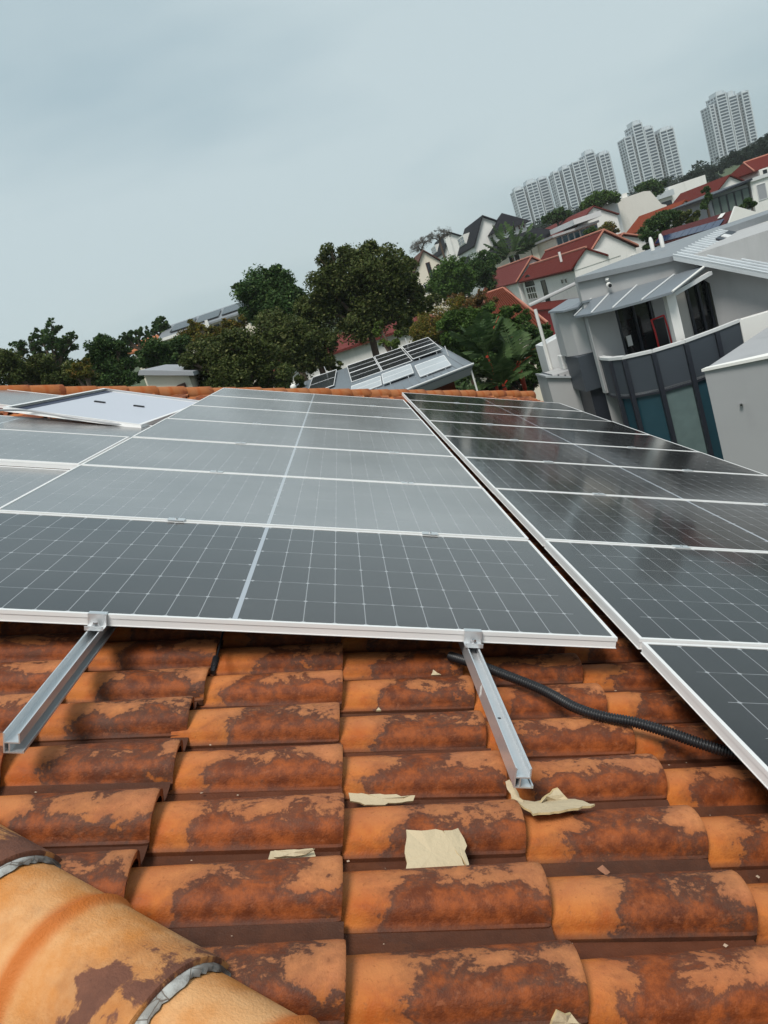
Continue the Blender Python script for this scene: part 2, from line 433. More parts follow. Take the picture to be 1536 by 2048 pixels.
# ------------------------------------------------------------------ our roof
def RB(px, py, z):
    """roof coordinates of what the photograph shows at a pixel, z above the panel plane"""
    d = RIGHT * ((px - 768) / FPX) + DOWN * ((py - 1024) / FPX) + FWD
    R3 = RM.to_3x3().transposed(); dl = R3 @ d; c = RM.inverted() @ CAM
    t = (z - c.z) / dl.z; return c + dl * t
VN = lambda u: -1.075 - 0.72 * (u + 0.155)      # near hip
VF = lambda u: 9.42 + 0.73 * u                  # far hip
EAVE = 3.72
house = empty('tiled_house', (-4, 4, 0), 'house under the camera with weathered terracotta barrel tile roof', 'house')
apex_u = -(9.42 + 1.075 + 0.1116) / 1.45; apex_v = VF(apex_u)
dz = -0.222
A_ = RW(apex_u, apex_v, dz); E1 = RW(EAVE, VN(EAVE), dz); E2 = RW(EAVE, VF(EAVE), dz)
E3 = Vector((2 * A_.x - E2.x, E2.y, E2.z)); E4 = Vector((2 * A_.x - E1.x, E1.y, E1.z))
deck = MB().add((A_, E1, E2, E3, E4), ((0, 1, 2), (0, 2, 3), (0, 3, 4), (0, 4, 1), (4, 3, 2, 1))).build('roof', M_DECK, house)
MB().box((E4.x + .6, E1.y + .6, 0), (E1.x - .6, E2.y - .6, E1.z - .05)).build('wall', M_CREAM, house)

def tile_mesh(name, hi=True):
    n = 13 if hi else 5
    xs = (0, 0.14, 0.28, 0.405, 0.4145, 0.418) if hi else (0.03, 0.418)
    def prof(k, inset=0.0):
        hw, h = 0.060 + 0.006 * k, 0.056 + 0.013 * k
        P = [(0.007 + inset, -0.006), (0.007 + inset, 0.0090), (0.0125, 0.0125)] if hi else [(0.007, -0.004), (0.007, 0.011)]
        for i in range(n):
            th = pi * (i + 0.6) / (n + 0.2)
            P.append((0.079 - hw * cos(th), 0.0125 + (h - inset * 1.2 - 0.0125) * (sin(th) ** 0.72)))
        P += [(0.152, 0.004), (0.172, 0.0), (0.206, 0.0005), (0.222, 0.006)] if hi else [(0.16, 0.0), (0.215, 0.002)]
        return P
    v, tl, f = [], [], []
    for x in xs:
        k = x / 0.418; P = prof(k, 0.0035 if x > 0.417 else 0.0012 if x > 0.41 else 0)
        for (y, z) in P: v.append((x, y, z + 0.028 * k)); tl.append((x, y, z))
    m = len(prof(0))
    for i in range(len(xs) - 1):
        for j in range(m - 1): f.append((i*m+j, (i+1)*m+j, (i+1)*m+j+1, i*m+j+1))
    b = (len(xs) - 1) * m; o = len(v)
    for j in range(m):                                     # end face with the tile's thickness
        y, z = prof(1, 0.0035)[j]
        v.append((0.4165, 0.075 + (y - 0.075) * 0.90, (z + 0.028) - 0.0135)); tl.append((0.418, y, z))
    for j in range(m - 1): f.append((b+j, o+j, o+j+1, b+j+1))
    return v, tl, f
def tile_data(name, v, tl, f, rn=None):
    me = bpy.data.meshes.new(name); me.from_pydata(v, [], f); me.materials.append(M_TILE)
    a = me.attributes.new('tl', 'FLOAT_VECTOR', 'POINT'); a.data.foreach_set('vector', [c for p in tl for c in p])
    if rn:
        a = me.attributes.new('rn', 'FLOAT', 'POINT'); a.data.foreach_set('value', rn)
    me.polygons.foreach_set('use_smooth', [True] * len(me.polygons)); me.set_sharp_from_angle(angle=RAD(42)); me.update()
    return me
hv, ht, hf = tile_mesh('t', True); TILE = tile_data('roof_tile', hv, ht, hf)
lv_, lt_, lf_ = tile_mesh('t', False)
spots = []
for j in range(-13, 10):
    ue = 0.317 + 0.376 * j
    if ue > EAVE + 0.03: continue
    for i in range(-22, 66):
        v0 = -1.003 + 0.2085 * i
        uc, vc = ue - 0.19, v0 + 0.1
        if vc < VN(uc) - 0.02 or vc > VF(uc) - 0.0: continue
        vis = 0
        if vc < 0.42 and uc < 2.6 and vc > -1.75: vis = 10 - abs(uc - 0.5)
        elif vc > VF(uc) - 0.62 and uc > -2.9: vis = 5 - 0.2 * abs(uc - 1)
        elif -2.9 < uc < -1.1 and vc > 6.2: vis = 4
        elif 0.95 < uc < 1.45 and vc < 9: vis = 3 - vc * 0.1
        spots.append((vis, ue, v0))
spots.sort(key=lambda s: -s[0])
trnd = random.Random(11)
deck_inv = Matrix.Translation(-(house.location + deck.location))
rv, rt, rf, rr = [], [], [], []
for k, (vis, ue, v0) in enumerate(spots):
    M = Matrix.Translation((ue - 0.418 + trnd.gauss(0, 0.004), v0 + trnd.gauss(0, 0.0022), -0.203 + trnd.gauss(0, 0.0015))) @ Matrix.Rotation(trnd.gauss(0, 0.010), 4, 'Z') @ Matrix.Rotation(trnd.gauss(0, 0.012), 4, 'X')
    if k < 300 and vis > 0:
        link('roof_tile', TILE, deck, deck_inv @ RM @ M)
    else:
        o = len(rv); r_ = trnd.random() * 3
        rv += [tuple(deck_inv @ RM @ M @ Vector(p)) for p in lv_]; rt += lt_; rr += [r_] * len(lv_)
        rf += [tuple(i + o for i in q) for q in lf_]
tag(link('roof_tiling', tile_data('roof_tiling', rv, rt, rf, rr), deck), kind='stuff')

def cap_data(name, mat, L=0.445, r0=0.118, r1=0.130, rib=True, nseg=22):
    v, tl, f = [], [], []
    xs = [0, 0.1, 0.18, 0.198, 0.207, 0.215, 0.223, 0.232, 0.25, 0.34, L - 0.012, L - 0.003, L] if rib else [0, 0.2, L - 0.01, L]
    nA = nseg
    for x in xs:
        k = x / L; r = r0 + (r1 - r0) * k
        if rib: r += 0.0075 * math.exp(-((x - 0.215) / 0.009) ** 2)
        if x > L - 0.001: r -= 0.005
        for i in range(nA + 1):
            th = RAD(-28) + RAD(236) * i / nA
            v.append((x, r * cos(th) * 1.04, r * sin(th))); tl.append((x, r * cos(th), r * sin(th)))
    m = nA + 1
    for i in range(len(xs) - 1):
        for j in range(nA): f.append((i*m+j, (i+1)*m+j, (i+1)*m+j+1, i*m+j+1))
    b = (len(xs) - 1) * m; o = len(v)
    for j in range(m):
        x, y, z = v[b + j]; v.append((L - 0.002, y * 0.86, z * 0.86)); tl.append((L, y, z))
    for j in range(nA): f.append((b+j, o+j, o+j+1, b+j+1))
    me = bpy.data.meshes.new(name); me.from_pydata(v, [], f); me.materials.append(mat)
    a = me.attributes.new('tl', 'FLOAT_VECTOR', 'POINT'); a.data.foreach_set('vector', [c for p in tl for c in p])
    me.polygons.foreach_set('use_smooth', [True] * len(me.polygons)); me.set_sharp_from_angle(angle=RAD(50)); me.update()
    return me
def mortar_data():
    m = MB(); mr = random.Random(3); nA = 64; rows = []
    for ix in range(4):
        row = []
        for i in range(nA + 1):
            th = RAD(-25) + RAD(230) * i / nA
            x = 0.438 + (0.0, 0.005, 0.015, 0.020)[ix] + (mr.uniform(-0.003, 0.003) if ix > 1 else 0)
            r = (0.1215, 0.1222, 0.1212, 0.115)[ix] + mr.uniform(-0.0006, 0.0004)
            row.append(Vector((x, r * cos(th) * 1.04, r * sin(th))))
        rows.append(row)
    m.v = [p for r in rows for p in r]; w = nA + 1
    m.f = [(a*w+i, (a+1)*w+i, (a+1)*w+i+1, a*w+i+1) for a in range(3) for i in range(nA)]
    return m.mesh('mortar_joint', M_MORTAR, 60)
CAPN = cap_data('hip_cap', M_CAP); MORT = mortar_data()
dn = Vector((1, -0.72, 0)).normalized(); pn = Vector((0.72, 1, 0)).normalized()
for k in range(-6, 9):
    s_end = 0.785 + 0.40 * k
    o3 = dn * (s_end - 0.445) + pn * (-0.963) + Vector((0, 0, -0.192))
    B = Matrix(((dn.x, pn.x, 0, o3.x), (dn.y, pn.y, 0, o3.y), (0, 0, 1, o3.z), (0, 0, 0, 1)))
    T = deck_inv @ RM @ B @ Matrix.Rotation(RAD(10), 4, 'X') @ Matrix.Rotation(RAD(-1.2), 4, 'Y')
    c_ = link('hip_cap', CAPN, deck, T)
    link('mortar_joint', MORT, deck, T)
CAPF = cap_data('hip_cap_far', M_CAPF, 0.42, 0.098, 0.105, False, 14)
df = Vector((1, 0.73, 0)).normalized(); pf = Vector((-0.73, 1, 0)).normalized()
s0 = Vector((0, 9.42, 0)).dot(df); c0 = Vector((0, 9.42, 0)).dot(pf)
for k in range(-17, 13):
    s_end = s0 + 0.2 + 0.375 * k
    o3 = df * (s_end - 0.42) + pf * c0 + Vector((0, 0, -0.142 + rnd.gauss(0, 0.004)))
    if o3.x > EAVE - 0.1: continue
    B = Matrix(((df.x, pf.x, 0, o3.x), (df.y, pf.y, 0, o3.y), (0, 0, 1, o3.z), (0, 0, 0, 1)))
    link('hip_cap', CAPF, deck, deck_inv @ RM @ B @ Matrix.Rotation(RAD(-1.5), 4, 'Y') @ Matrix.Rotation(rnd.gauss(0, 0.02), 4, 'Z'))

# ------------------------------------------------------------------ solar panels
PL, PW, PITCH = 2.278, 1.134, 1.154
def frame_mesh():
    m = MB(); hx = PL / 2; lip = 0.0115
    for y0, s in ((0, 1), (PW, -1)):
        ya, yb = sorted((y0, y0 + s * lip)); m.box((-hx, ya, -0.012), (hx, yb, 0))
        ya, yb = sorted((y0 + s * 0.0022, y0 + s * 0.0050)); m.box((-hx + .002, ya, -0.033), (hx - .002, yb, -0.012))
        ya, yb = sorted((y0 + s * 0.0005, y0 + s * 0.030)); m.box((-hx, ya, -0.035), (hx, yb, -0.033))
    for x0, s in ((-hx, 1), (hx, -1)):
        xa, xb = sorted((x0, x0 + s * lip)); m.box((xa, lip, -0.012), (xb, PW - lip, -0.0002))
        xa, xb = sorted((x0 + s * 0.0022, x0 + s * 0.0050)); m.box((xa, .004, -0.033), (xb, PW - .004, -0.012))
        xa, xb = sorted((x0 + s * 0.0005, x0 + s * 0.022)); m.box((xa, .030, -0.035), (xb, PW - .030, -0.0332))
    return m.mesh('frame', M_ALUW)
FRAME = frame_mesh()
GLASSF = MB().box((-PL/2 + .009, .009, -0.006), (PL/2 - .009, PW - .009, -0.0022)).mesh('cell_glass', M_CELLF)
GLASS = MB().box((-PL/2 + .009, .009, -0.006), (PL/2 - .009, PW - .009, -0.0022)).mesh('cell_glass', M_CELL)
BACKD = MB().box((-PL/2 + .009, .009, -0.0085), (PL/2 - .009, PW - .009, -0.0062)).mesh('backsheet', M_BACKD)
GLASS1 = MB().box((-PL/2 + .009, .009, -0.006), (PL/2 - .009, PW - .009, -0.0022)).mesh('cell_glass', M_CELL1)
BACKS = MB().box((-PL/2 + .009, .009, -0.0085), (PL/2 - .009, PW - .009, -0.0062)).mesh('backsheet', M_BACK)
STRIP = MB().box((-PL/2 + .02, .024, -0.0125), (PL/2 - .02, .105, -0.0087)).mesh('edge_shade_strip', simple('navy_edge_shade', (0.02, 0.024, 0.06), 0.4))  # navy strip laid in for the shading inside the frame edge
JB = MB().box((-0.05, -0.017, -0.022), (0.05, 0.017, -0.0087)).mesh('junction_box', M_BLACK)
def panel(M, label, group, boxes=False, sky_tint=False):
    e = empty('photovoltaic_module', (0, 0, 0), label, 'solar panel', group)
    e.matrix_world = RM @ M
    link('frame', FRAME, e); link('cell_glass', (GLASS, GLASSF, GLASS1)[int(sky_tint)], e); link('backsheet', BACKS if boxes else BACKD, e)
    if boxes:
        for x, y in ((0.10, 0.34), (0.16, 0.70)):
            link('junction_box', JB, e, Matrix.Translation((x, y, 0)) @ Matrix.Rotation(RAD(90), 4, 'Z'))
        link('edge_shade_strip', STRIP, e)
    return e
UR = PL / 2 + 0.0674 + PL / 2            # centre line of the right array
ordn = ['nearest', 'second', 'third', 'fourth', 'fifth', 'sixth', 'seventh', 'eighth', 'ninth']
prnd = random.Random(5)
def jit(): return Matrix.Rotation(prnd.gauss(0, 0.0016), 4, 'X') @ Matrix.Rotation(prnd.gauss(0, 0.0008), 4, 'Y')
for k in range(7):
    lab = 'dark solar panel at the front of the left array, overhanging the two bare rails' if k == 0 else \
          'solar panel at the far end of the left array beside the hip' if k == 6 else f'solar panel in the left array, {ordn[k]} from the bare tiles'
    panel(Matrix.Translation((0, k * PITCH + 0.010, 0)) @ jit(), lab, 'panels of the left array', sky_tint=1 if k > 0 else 2)
for k in range(-1, 8):
    lab = 'solar panel cut off by the right edge, jutting forward beside the black conduit' if k == -1 else \
          'solar panel at the far end of the right array beside the hip' if k == 7 else f'solar panel in the right array, {ordn[k + 1]} from the bottom of the picture'
    panel(Matrix.Translation((UR, k * PITCH + 0.010, 0.002)) @ jit(), lab, 'panels of the right array')
LX = -PL / 2 - 0.022 - PL / 2
panel(Matrix.Translation((LX, 1.160, -0.034)), 'solar panel at the left edge, lower than its neighbour with the thick white frame', 'panels left of the left array', sky_tint=True)
panel(Matrix.Translation((LX + 0.012, 2.315, -0.001)) @ Matrix.Rotation(RAD(0.3), 4, 'Z'), 'loose solar panel with its thick white near frame, stacked at the left edge', 'panels left of the left array', sky_tint=True)
def framed(Ox, ax, ay):                       # origin at a corner, unit axes in roof coordinates
    ax = Vector(ax).normalized(); az = ax.cross(Vector(ay)).normalized(); ay = az.cross(ax)
    return Matrix(((ax.x, ay.x, az.x, Ox[0]), (ax.y, ay.y, az.y, Ox[1]), (ax.z, ay.z, az.z, Ox[2]), (0, 0, 0, 1)))
# upside-down panel: long side runs away from the camera, back sheet up
Aq = Vector((-2.43, 4.50, -0.048)); ab = Vector((0.17, 2.25, -0.006)).normalized()
Mq = framed(Aq + ab * (PL / 2), ab, Vector((0.99, -0.075, -0.055)))
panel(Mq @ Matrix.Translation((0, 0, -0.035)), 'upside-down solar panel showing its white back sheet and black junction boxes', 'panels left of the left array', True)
cq = Vector((-2.33, 6.55, -0.082))
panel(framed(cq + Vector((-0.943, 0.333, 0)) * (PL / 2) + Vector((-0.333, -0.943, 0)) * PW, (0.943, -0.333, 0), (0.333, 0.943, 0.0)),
      'sky-bright solar panel behind the upside-down panel at the far left', 'panels left of the left array', sky_tint=True)

# clamps ---------------------------------------------------------------
MID = MB().box((-0.035, -0.0095, -0.012), (0.035, 0.0095, 0.0015)).box((-0.035, -0.021, 0.0015), (0.035, 0.021, 0.0045))
MIDM = MID.mesh('mid_clamp', M_ALU)
BOLT = MB().tube([(0, 0, 0.0045), (0, 0, 0.0105)], 0.0065, 6).mesh('bolt', M_STEEL)
def clamp(u, v, z, lab, grp):
    o = link('mid_clamp', MIDM); o.matrix_world = RM @ Matrix.Translation((u, v, z)); tag(o, lab, 'clamp', grp)
    link('bolt', BOLT, o)
RU = (-0.386, 0.700); RU2 = (UR - 0.52, UR + 0.52)
for k in range(1, 7):
    for i, u in enumerate(RU):
        clamp(u, k * PITCH, 0.0, f'small aluminium clamp on the {"left" if i == 0 else "right"} rail at seam {ordn[k-1]} of the left array'.replace('seam nearest', 'the nearest seam').replace('seam second', 'the second seam').replace('seam third', 'the third seam').replace('seam fourth', 'the fourth seam').replace('seam fifth', 'the fifth seam').replace('seam sixth', 'the sixth seam').replace('at the', 'at the'), 'clamps between the panels')
for k in range(0, 8):
    for i, u in enumerate(RU2):
        if i == 1 and k < 2: continue
        clamp(u, k * PITCH, 0.002, f'small aluminium clamp on the {"left" if i == 0 else "right"} rail at the {ordn[k]} seam of the right array', 'clamps between the panels')
def end_clamp(u, lab):
    m = MB()
    m.box((-0.026, -0.008, 0.0008), (0.026, 0.012, 0.0036)).box((-0.026, -0.0095, -0.034), (0.026, -0.0065, 0.0036))
    m.box((-0.026, -0.040, -0.0345), (0.026, -0.0095, -0.0315)).box((-0.026, -0.043, -0.0345), (0.026, -0.040, -0.022))
    o = link('end_clamp', m.mesh('end_clamp', M_ALU)); o.matrix_world = RM @ Matrix.Translation((u, 0.010, 0)); tag(o, lab, 'clamp')
    b = MB().tube([(0, -0.025, -0.0315), (0, -0.025, -0.024)], 0.0105, 12).tube([(0, -0.025, -0.024), (0, -0.025, -0.015)], 0.0068, 6)
    link('bolt', b.mesh('bolt', M_STEEL), o)
end_clamp(RU[0], 'aluminium end clamp gripping the front panel on the left bare rail')
end_clamp(RU[1], 'aluminium end clamp gripping the front panel on the right bare rail')

# rails ------------------------------------------------------------------
def rail(u, v0, v1, lab, grp=None, hole=False):
    m = MB(); t = 0.0028; top, mid, bot = -0.0362, -0.060, -0.083
    m.box((-0.019, v0, mid), (-0.019 + t, v1, top)).box((0.016 - t, v0, mid), (0.016, v1, top))
    m.box((-0.019 + t, v0, mid), (0.016 - t, v1, mid + t))
    m.box((-0.019, v0, bot), (-0.019 + t, v1, mid - 0.0003)).box((-0.019 + t, v0, bot), (0.020, v1, bot + t))
    m.box((-0.008, v0, bot + t), (-0.008 + t, v1, mid - 0.0003)).box((0.0205, v0, bot), (0.0205 + t, v1, bot + 0.007))
    m.box((-0.019 + t, v0, top - 0.004), (-0.0145, v1, top - 0.0022)).box((0.0115, v0, top - 0.004), (0.016 - t, v1, top - 0.0022))
    o = link('mounting_rail', m.mesh('mounting_rail', M_ALU)); o.matrix_world = RM @ Matrix.Translation((u, 0, 0)); tag(o, lab, 'rail', grp)
    return o
r1 = rail(RU[0], -0.615, 8.09, 'bare aluminium mounting rail on the left, its end over the tiles', 'rails under the left array')
r2 = rail(RU[1], -0.685, 8.09, 'bare aluminium mounting rail beside the black conduit', 'rails under the left array')
link('screw_hole', MB().tube([(0, -0.42, -0.0571), (0, -0.42, -0.0566)], 0.0042, 10).mesh('screw_hole', M_BLACK), r2)
for a_, b_ in ((-0.26, -0.005), (-0.272, 0.004)):
    link('sticker', MB().box((-0.0194, a_ - 0.005, -0.078 + b_ + 0.006), (-0.0191, a_ + 0.003, -0.044 + b_)).mesh('sticker', M_WHITE), r2)
rail(RU2[0], -1.22, 9.25, 'aluminium mounting rail under the left side of the right array', 'rails under the right array')
rail(RU2[1], -1.22, 9.25, 'aluminium mounting rail under the right side of the right array', 'rails under the right array')

# conduit, connector, cable -------------------------------------------------
def spline(pts, n):
    out = []; P = [pts[0]] + list(pts) + [pts[-1]]
    for i in range(1, len(P) - 2):
        for k in range(n):
            t = k / n; a, b, c, d = P[i-1], P[i], P[i+1], P[i+2]
            out.append(0.5 * ((2*b) + (c-a)*t + (2*a-5*b+4*c-d)*t*t + (3*b-a-3*c+d)*t**3))
    out.append(pts[-1]); return out
cp = [RB(900, 1312, -0.105), RB(950, 1328, -0.092), RB(1000, 1346, -0.092), RB(1085, 1380, -0.098), RB(1150, 1415, -0.100), RB(1210, 1434, -0.098),
      RB(1270, 1445, -0.094), RB(1340, 1466, -0.094), RB(1400, 1487, -0.096), RB(1460, 1505, -0.10), RB(1560, 1530, -0.105)]
path = spline(cp, 60); acc = 0; pts, rs = [], []
for i, p in enumerate(path):
    if i: acc += (p - path[i-1]).length
    ph = (acc / 0.0062) % 1.0
    pts.append(p); rs.append(0.0152 if ph < 0.55 else 0.0128)
# resample finely so every corrugation has its own ring
L_ = [0]
for i in range(1, len(path)): L_.append(L_[-1] + (path[i] - path[i-1]).length)
def along(s):
    import bisect
    i = min(max(bisect.bisect(L_, s) - 1, 0), len(path) - 2); t = (s - L_[i]) / max(L_[i+1] - L_[i], 1e-9)
    return path[i].lerp(path[i+1], t)
pts, rs, s_ = [], [], 0.0
while s_ < L_[-1]:
    for ds, r in ((0, 0.0118), (0.0012, 0.0146), (0.0042, 0.0146), (0.0054, 0.0118)):
        if s_ + ds < L_[-1]: pts.append(RM @ along(s_ + ds)); rs.append(r)
    s_ += 0.0072
tag(MB().tube(pts, rs, 12).build('corrugated_conduit', M_BLACK, smooth=70), 'black corrugated conduit snaking over the tiles under the right array', 'conduit')

q0 = RB(431, 1320, -0.115)
con = empty('cable_connector', RM @ q0, 'black plug connector hanging from a cable below the front panel', 'connector')
def rl(*p): return [RM @ (q0 + Vector(a)) for a in p]
MB().tube(rl((0, 0.25, 0.05), (0.002, 0.12, 0.03), (0.001, 0.04, 0.005), (0, 0.012, 0)), 0.0035, 8).build('cable', M_BLACK, con, 60)
MB().tube(rl((0, 0.02, 0), (0, 0.012, 0), (0, 0.010, 0), (0, -0.030, -0.010)), [0.006, 0.0095, 0.0105, 0.0100], 10).build('plug_body', M_BLACK, con, 40)
MB().tube(rl((0, -0.030, -0.010), (0, -0.052, -0.016)), [0.0085, 0.0080], 8).build('plug_tip', M_BLACK, con, 40)
panel(Matrix.Translation((-2.34, 3.49, -0.066)) @ Matrix.Rotation(RAD(-1.5), 4, 'Z'), 'solar panel under the near corner of the upside-down panel', 'panels left of the left array', sky_tint=True)
q1 = [RM @ RB(*p) for p in ((-60, 819, 0.03), (0, 820, 0.02), (55, 821, 0.01), (110, 829, -0.01), (190, 842, -0.035), (290, 856, -0.075), (330, 862, -0.10))]
tag(MB().tube(spline(q1, 8), 0.009, 8).build('grey_cable', simple('grey_cable_sheath', (0.42, 0.42, 0.43), 0.5), smooth=60), 'grey cable running across the upside-down panel', 'cable')

# cardboard ------------------------------------------------------------------
def ragged(P, rng, amp=0.003, step=0.012):
    out = []
    for i, p in enumerate(P):
        q = P[(i + 1) % len(P)]; n = max(1, int((q - p).length / step))
        for k in range(n):
            j = Vector((rng.gauss(0, amp), rng.gauss(0, amp), 0)) if k else Vector((0, 0, 0))
            out.append(p.lerp(q, k / n) + j)
    return out
def card(label, polys, seed=1, amp=0.0022):
    """each poly: (pixel x, pixel y, height over the panel plane); one sheet of board per poly"""
    rng = random.Random(seed); V, F, I = [], [], []
    allp = []
    for P in polys:
        P3 = ragged([RB(x, y, z) for x, y, z in P], rng, amp)
        n = len(P3); c = sum(P3, Vector()) / n
        nrm = Vector((0, 0, 0))
        for i in range(n): nrm += (P3[i] - c).cross(P3[(i+1) % n] - c)
        nrm.normalize()
        if nrm.z < 0: nrm = -nrm
        th = nrm * 0.0045; o = len(V)
        V += [p + th for p in P3] + [c + th] + list(P3)
        F += [(o + i, o + (i+1) % n, o + n) for i in range(n)]; I += [0] * n
        F += [(o + i, o + n + 1 + i, o + n + 1 + (i+1) % n, o + (i+1) % n) for i in range(n)]; I += [1] * n
        F.append(tuple(o + n + 1 + i for i in range(n - 1, -1, -1))); I.append(0)
        allp += P3
    c0_ = sum(allp, Vector()) / len(allp)
    me = bpy.data.meshes.new('cardboard_scrap'); me.from_pydata([tuple(p - c0_) for p in V], [], F)
    me.materials.append(M_CARD); me.materials.append(M_CARDE); me.polygons.foreach_set('material_index', I); me.update(); fix_normals(me)
    o = link('cardboard_scrap', me); o.matrix_world = RM @ Matrix.Translation(c0_); return tag(o, label, 'cardboard', 'cardboard scraps on the tiles')
card('squarish cardboard piece with a fold, lying across two tile rows', [
    [(811, 1742, -0.150), (812, 1662, -0.122), (842, 1664, -0.118), (885, 1664, -0.118), (936, 1742, -0.150)],
    [(886, 1664, -0.118), (915, 1659, -0.120), (927, 1680, -0.128), (933, 1718, -0.142), (937, 1742, -0.150)]], 1)
card('long flat cardboard strip lying in a tile valley', [
    [(697, 1588, -0.165), (760, 1590, -0.163), (830, 1593, -0.160), (826, 1604, -0.168), (770, 1612, -0.172), (730, 1612, -0.172), (700, 1600, -0.170)]], 2, 0.003)
card('bent cardboard piece with a torn peak below the rail end', [
    [(1022, 1600, -0.128), (1040, 1612, -0.118), (1066, 1632, -0.113), (1130, 1624, -0.112), (1190, 1612, -0.118), (1150, 1602, -0.135), (1098, 1600, -0.150), (1062, 1612, -0.140)],
    [(1062, 1613, -0.130), (1096, 1600, -0.145), (1140, 1602, -0.135), (1117, 1577, -0.118)],
    [(1012, 1566, -0.120), (1020, 1562, -0.116), (1034, 1582, -0.118), (1048, 1612, -0.121), (1040, 1613, -0.124), (1024, 1598, -0.128)]], 3)
card('folded cardboard scrap wedged above a tile on the left', [
    [(535, 1726, -0.160), (541, 1706, -0.158), (625, 1700, -0.155), (633, 1722, -0.160)],
    [(548, 1716, -0.150), (549, 1702, -0.146), (630, 1699, -0.140), (612, 1710, -0.150)]], 4)
card('cardboard corner at the bottom edge of the picture', [
    [(1098, 2052, -0.118), (1112, 2018, -0.095), (1140, 2024, -0.105), (1168, 2052, -0.125)]], 5)
card('small pale cardboard crumb below the front panel', [[(862, 1352, -0.135), (866, 1341, -0.128), (874, 1347, -0.13), (882, 1351, -0.135)]], 6, 0.001)
card('tiny cardboard crumb between tile rows beside the seam', [[(752, 1423, -0.15), (757, 1417, -0.147), (762, 1423, -0.15)]], 8, 0.0006)
dl = RB(1207, 1745, -0.172)
lf = MB().add([RM @ (dl + Vector(p)) for p in ((-0.012, 0.006, 0.004), (0.0, 0.010, 0.010), (0.012, -0.004, 0.004), (0.002, -0.010, 0.001), (0, 0, 0.008))], ((0, 4, 1), (1, 4, 2), (2, 4, 3), (3, 4, 0)))
tag(lf.build('dry_leaf', simple('dry_leaf', (0.30, 0.13, 0.07), 0.8)), 'curled dry leaf lying in a tile valley', 'leaf')
drng = random.Random(21); gm = MB()
for k in range(150):
    j = drng.randrange(-2, 5); i = drng.randrange(-1, 6)
    u = drng.uniform(-0.5, 1.9); v = -1.003 + 0.2085 * i + drng.uniform(0.155, 0.205); z = -0.180
    s = drng.uniform(0.0012, 0.0042)
    a = drng.uniform(0, 6)
    gm.add([RM @ Vector((u + s * cos(a + t) * (1.0 + 0.4 * (t > 3)), v + s * sin(a + t), z + (0.001 if t < 3 else s * 0.6))) for t in (0, 1.6, 3.1, 4.7)], ((0, 1, 2, 3),))
tag(gm.build('grit', simple('pale_grit', (0.45, 0.33, 0.24), 0.9, 0.5, 300)), 'fine grit and crumbs caught in the tile valleys', 'grit', kind='stuff')
# ================================================================== neighbourhood
import numpy as np
C_ = CAM
SCL = 1.0                                   # metres per local unit while a house is being laid out
def P(x, y, z): return C_ + Vector((x, y, z)) * SCL
def bx(m, x0, x1, y0, y1, z0, z1): return m.box(tuple(P(x0, y0, z0)), tuple(P(x1, y1, z1)))
def gz(x, y): return ground_h(C_.x + x, C_.y + y) - C_.z - 0.3
def root(name, x, y, label, cat, group=None):
    return empty(name, (C_.x + x, C_.y + y, C_.z + gz(x, y) + 0.3), label, cat, group)

def window_y(par, x, z, y, w, h, panes=1, fm=None, pm=None, arch=False, name='window'):
    """window in a wall that faces the camera (-y); x, z centre, y wall plane"""
    fm = fm or M_WHITE; pm = pm or M_DGLASS; t = 0.07
    m = MB(); o = 0.06
    bx(m, x - w/2, x + w/2, y - o, y + .02, z + h/2 - t, z + h/2); bx(m, x - w/2, x + w/2, y - o, y + .02, z - h/2, z - h/2 + t)
    for k in range(panes + 1):
        xc = x - w/2 + t/2 + (w - t) * k / panes
        bx(m, xc - t/2, xc + t/2, y - o - .002, y + .02, z - h/2 + t, z + h/2 - t)
    f = m.build(name, fm, par)
    for k in range(panes):
        pw = (w - t) / panes; xc = x - w/2 + t/2 + pw * (k + .5)
        m = MB(); bx(m, xc - pw/2 + t/2, xc + pw/2 - t/2, y - .025, y - .005, z - h/2 + t, z + h/2 - t); m.build('pane', pm, f)
    if arch:
        m = MB(); n = 10
        m.prism([P(x + w/2 * cos(pi * k / n), y - .05, z + h/2 + .02 + w * .42 * sin(pi * k / n)) for k in range(n + 1)], (0, .05, 0)).build('arch_light', pm, f)
    return f
def window_x(par, y, z, x, w, h, panes=1, fm=None, pm=None, arch=False, name='window'):
    """window in a wall that faces left (-x)"""
    fm = fm or M_WHITE; pm = pm or M_DGLASS; t = 0.08; o = 0.06
    m = MB()
    bx(m, x - o, x + .02, y - w/2, y + w/2, z + h/2 - t, z + h/2); bx(m, x - o, x + .02, y - w/2, y + w/2, z - h/2, z - h/2 + t)
    for k in range(panes + 1):
        yc = y - w/2 + t/2 + (w - t) * k / panes
        bx(m, x - o - .002, x + .02, yc - t/2, yc + t/2, z - h/2 + t, z + h/2 - t)
    if panes > 1: bx(m, x - o - .004, x + .02, y - w/2 + t, y + w/2 - t, z - t/2, z + t/2)
    f = m.build(name, fm, par)
    for k in range(panes):
        pw = (w - t) / panes; yc = y - w/2 + t/2 + pw * (k + .5)
        m = MB(); bx(m, x - .025, x - .005, yc - pw/2 + t/2, yc + pw/2 - t/2, z - h/2 + t, z + h/2 - t); m.build('pane', pm, f)
    if arch:
        n = 10; m = MB()
        m.prism([C_ + Vector((x - .05, y + w/2 * cos(pi * k / n), z + h/2 + .03 + w * .30 * sin(pi * k / n))) for k in range(n + 1)], (.05, 0, 0)).build('arch_light', pm, f)
    return f
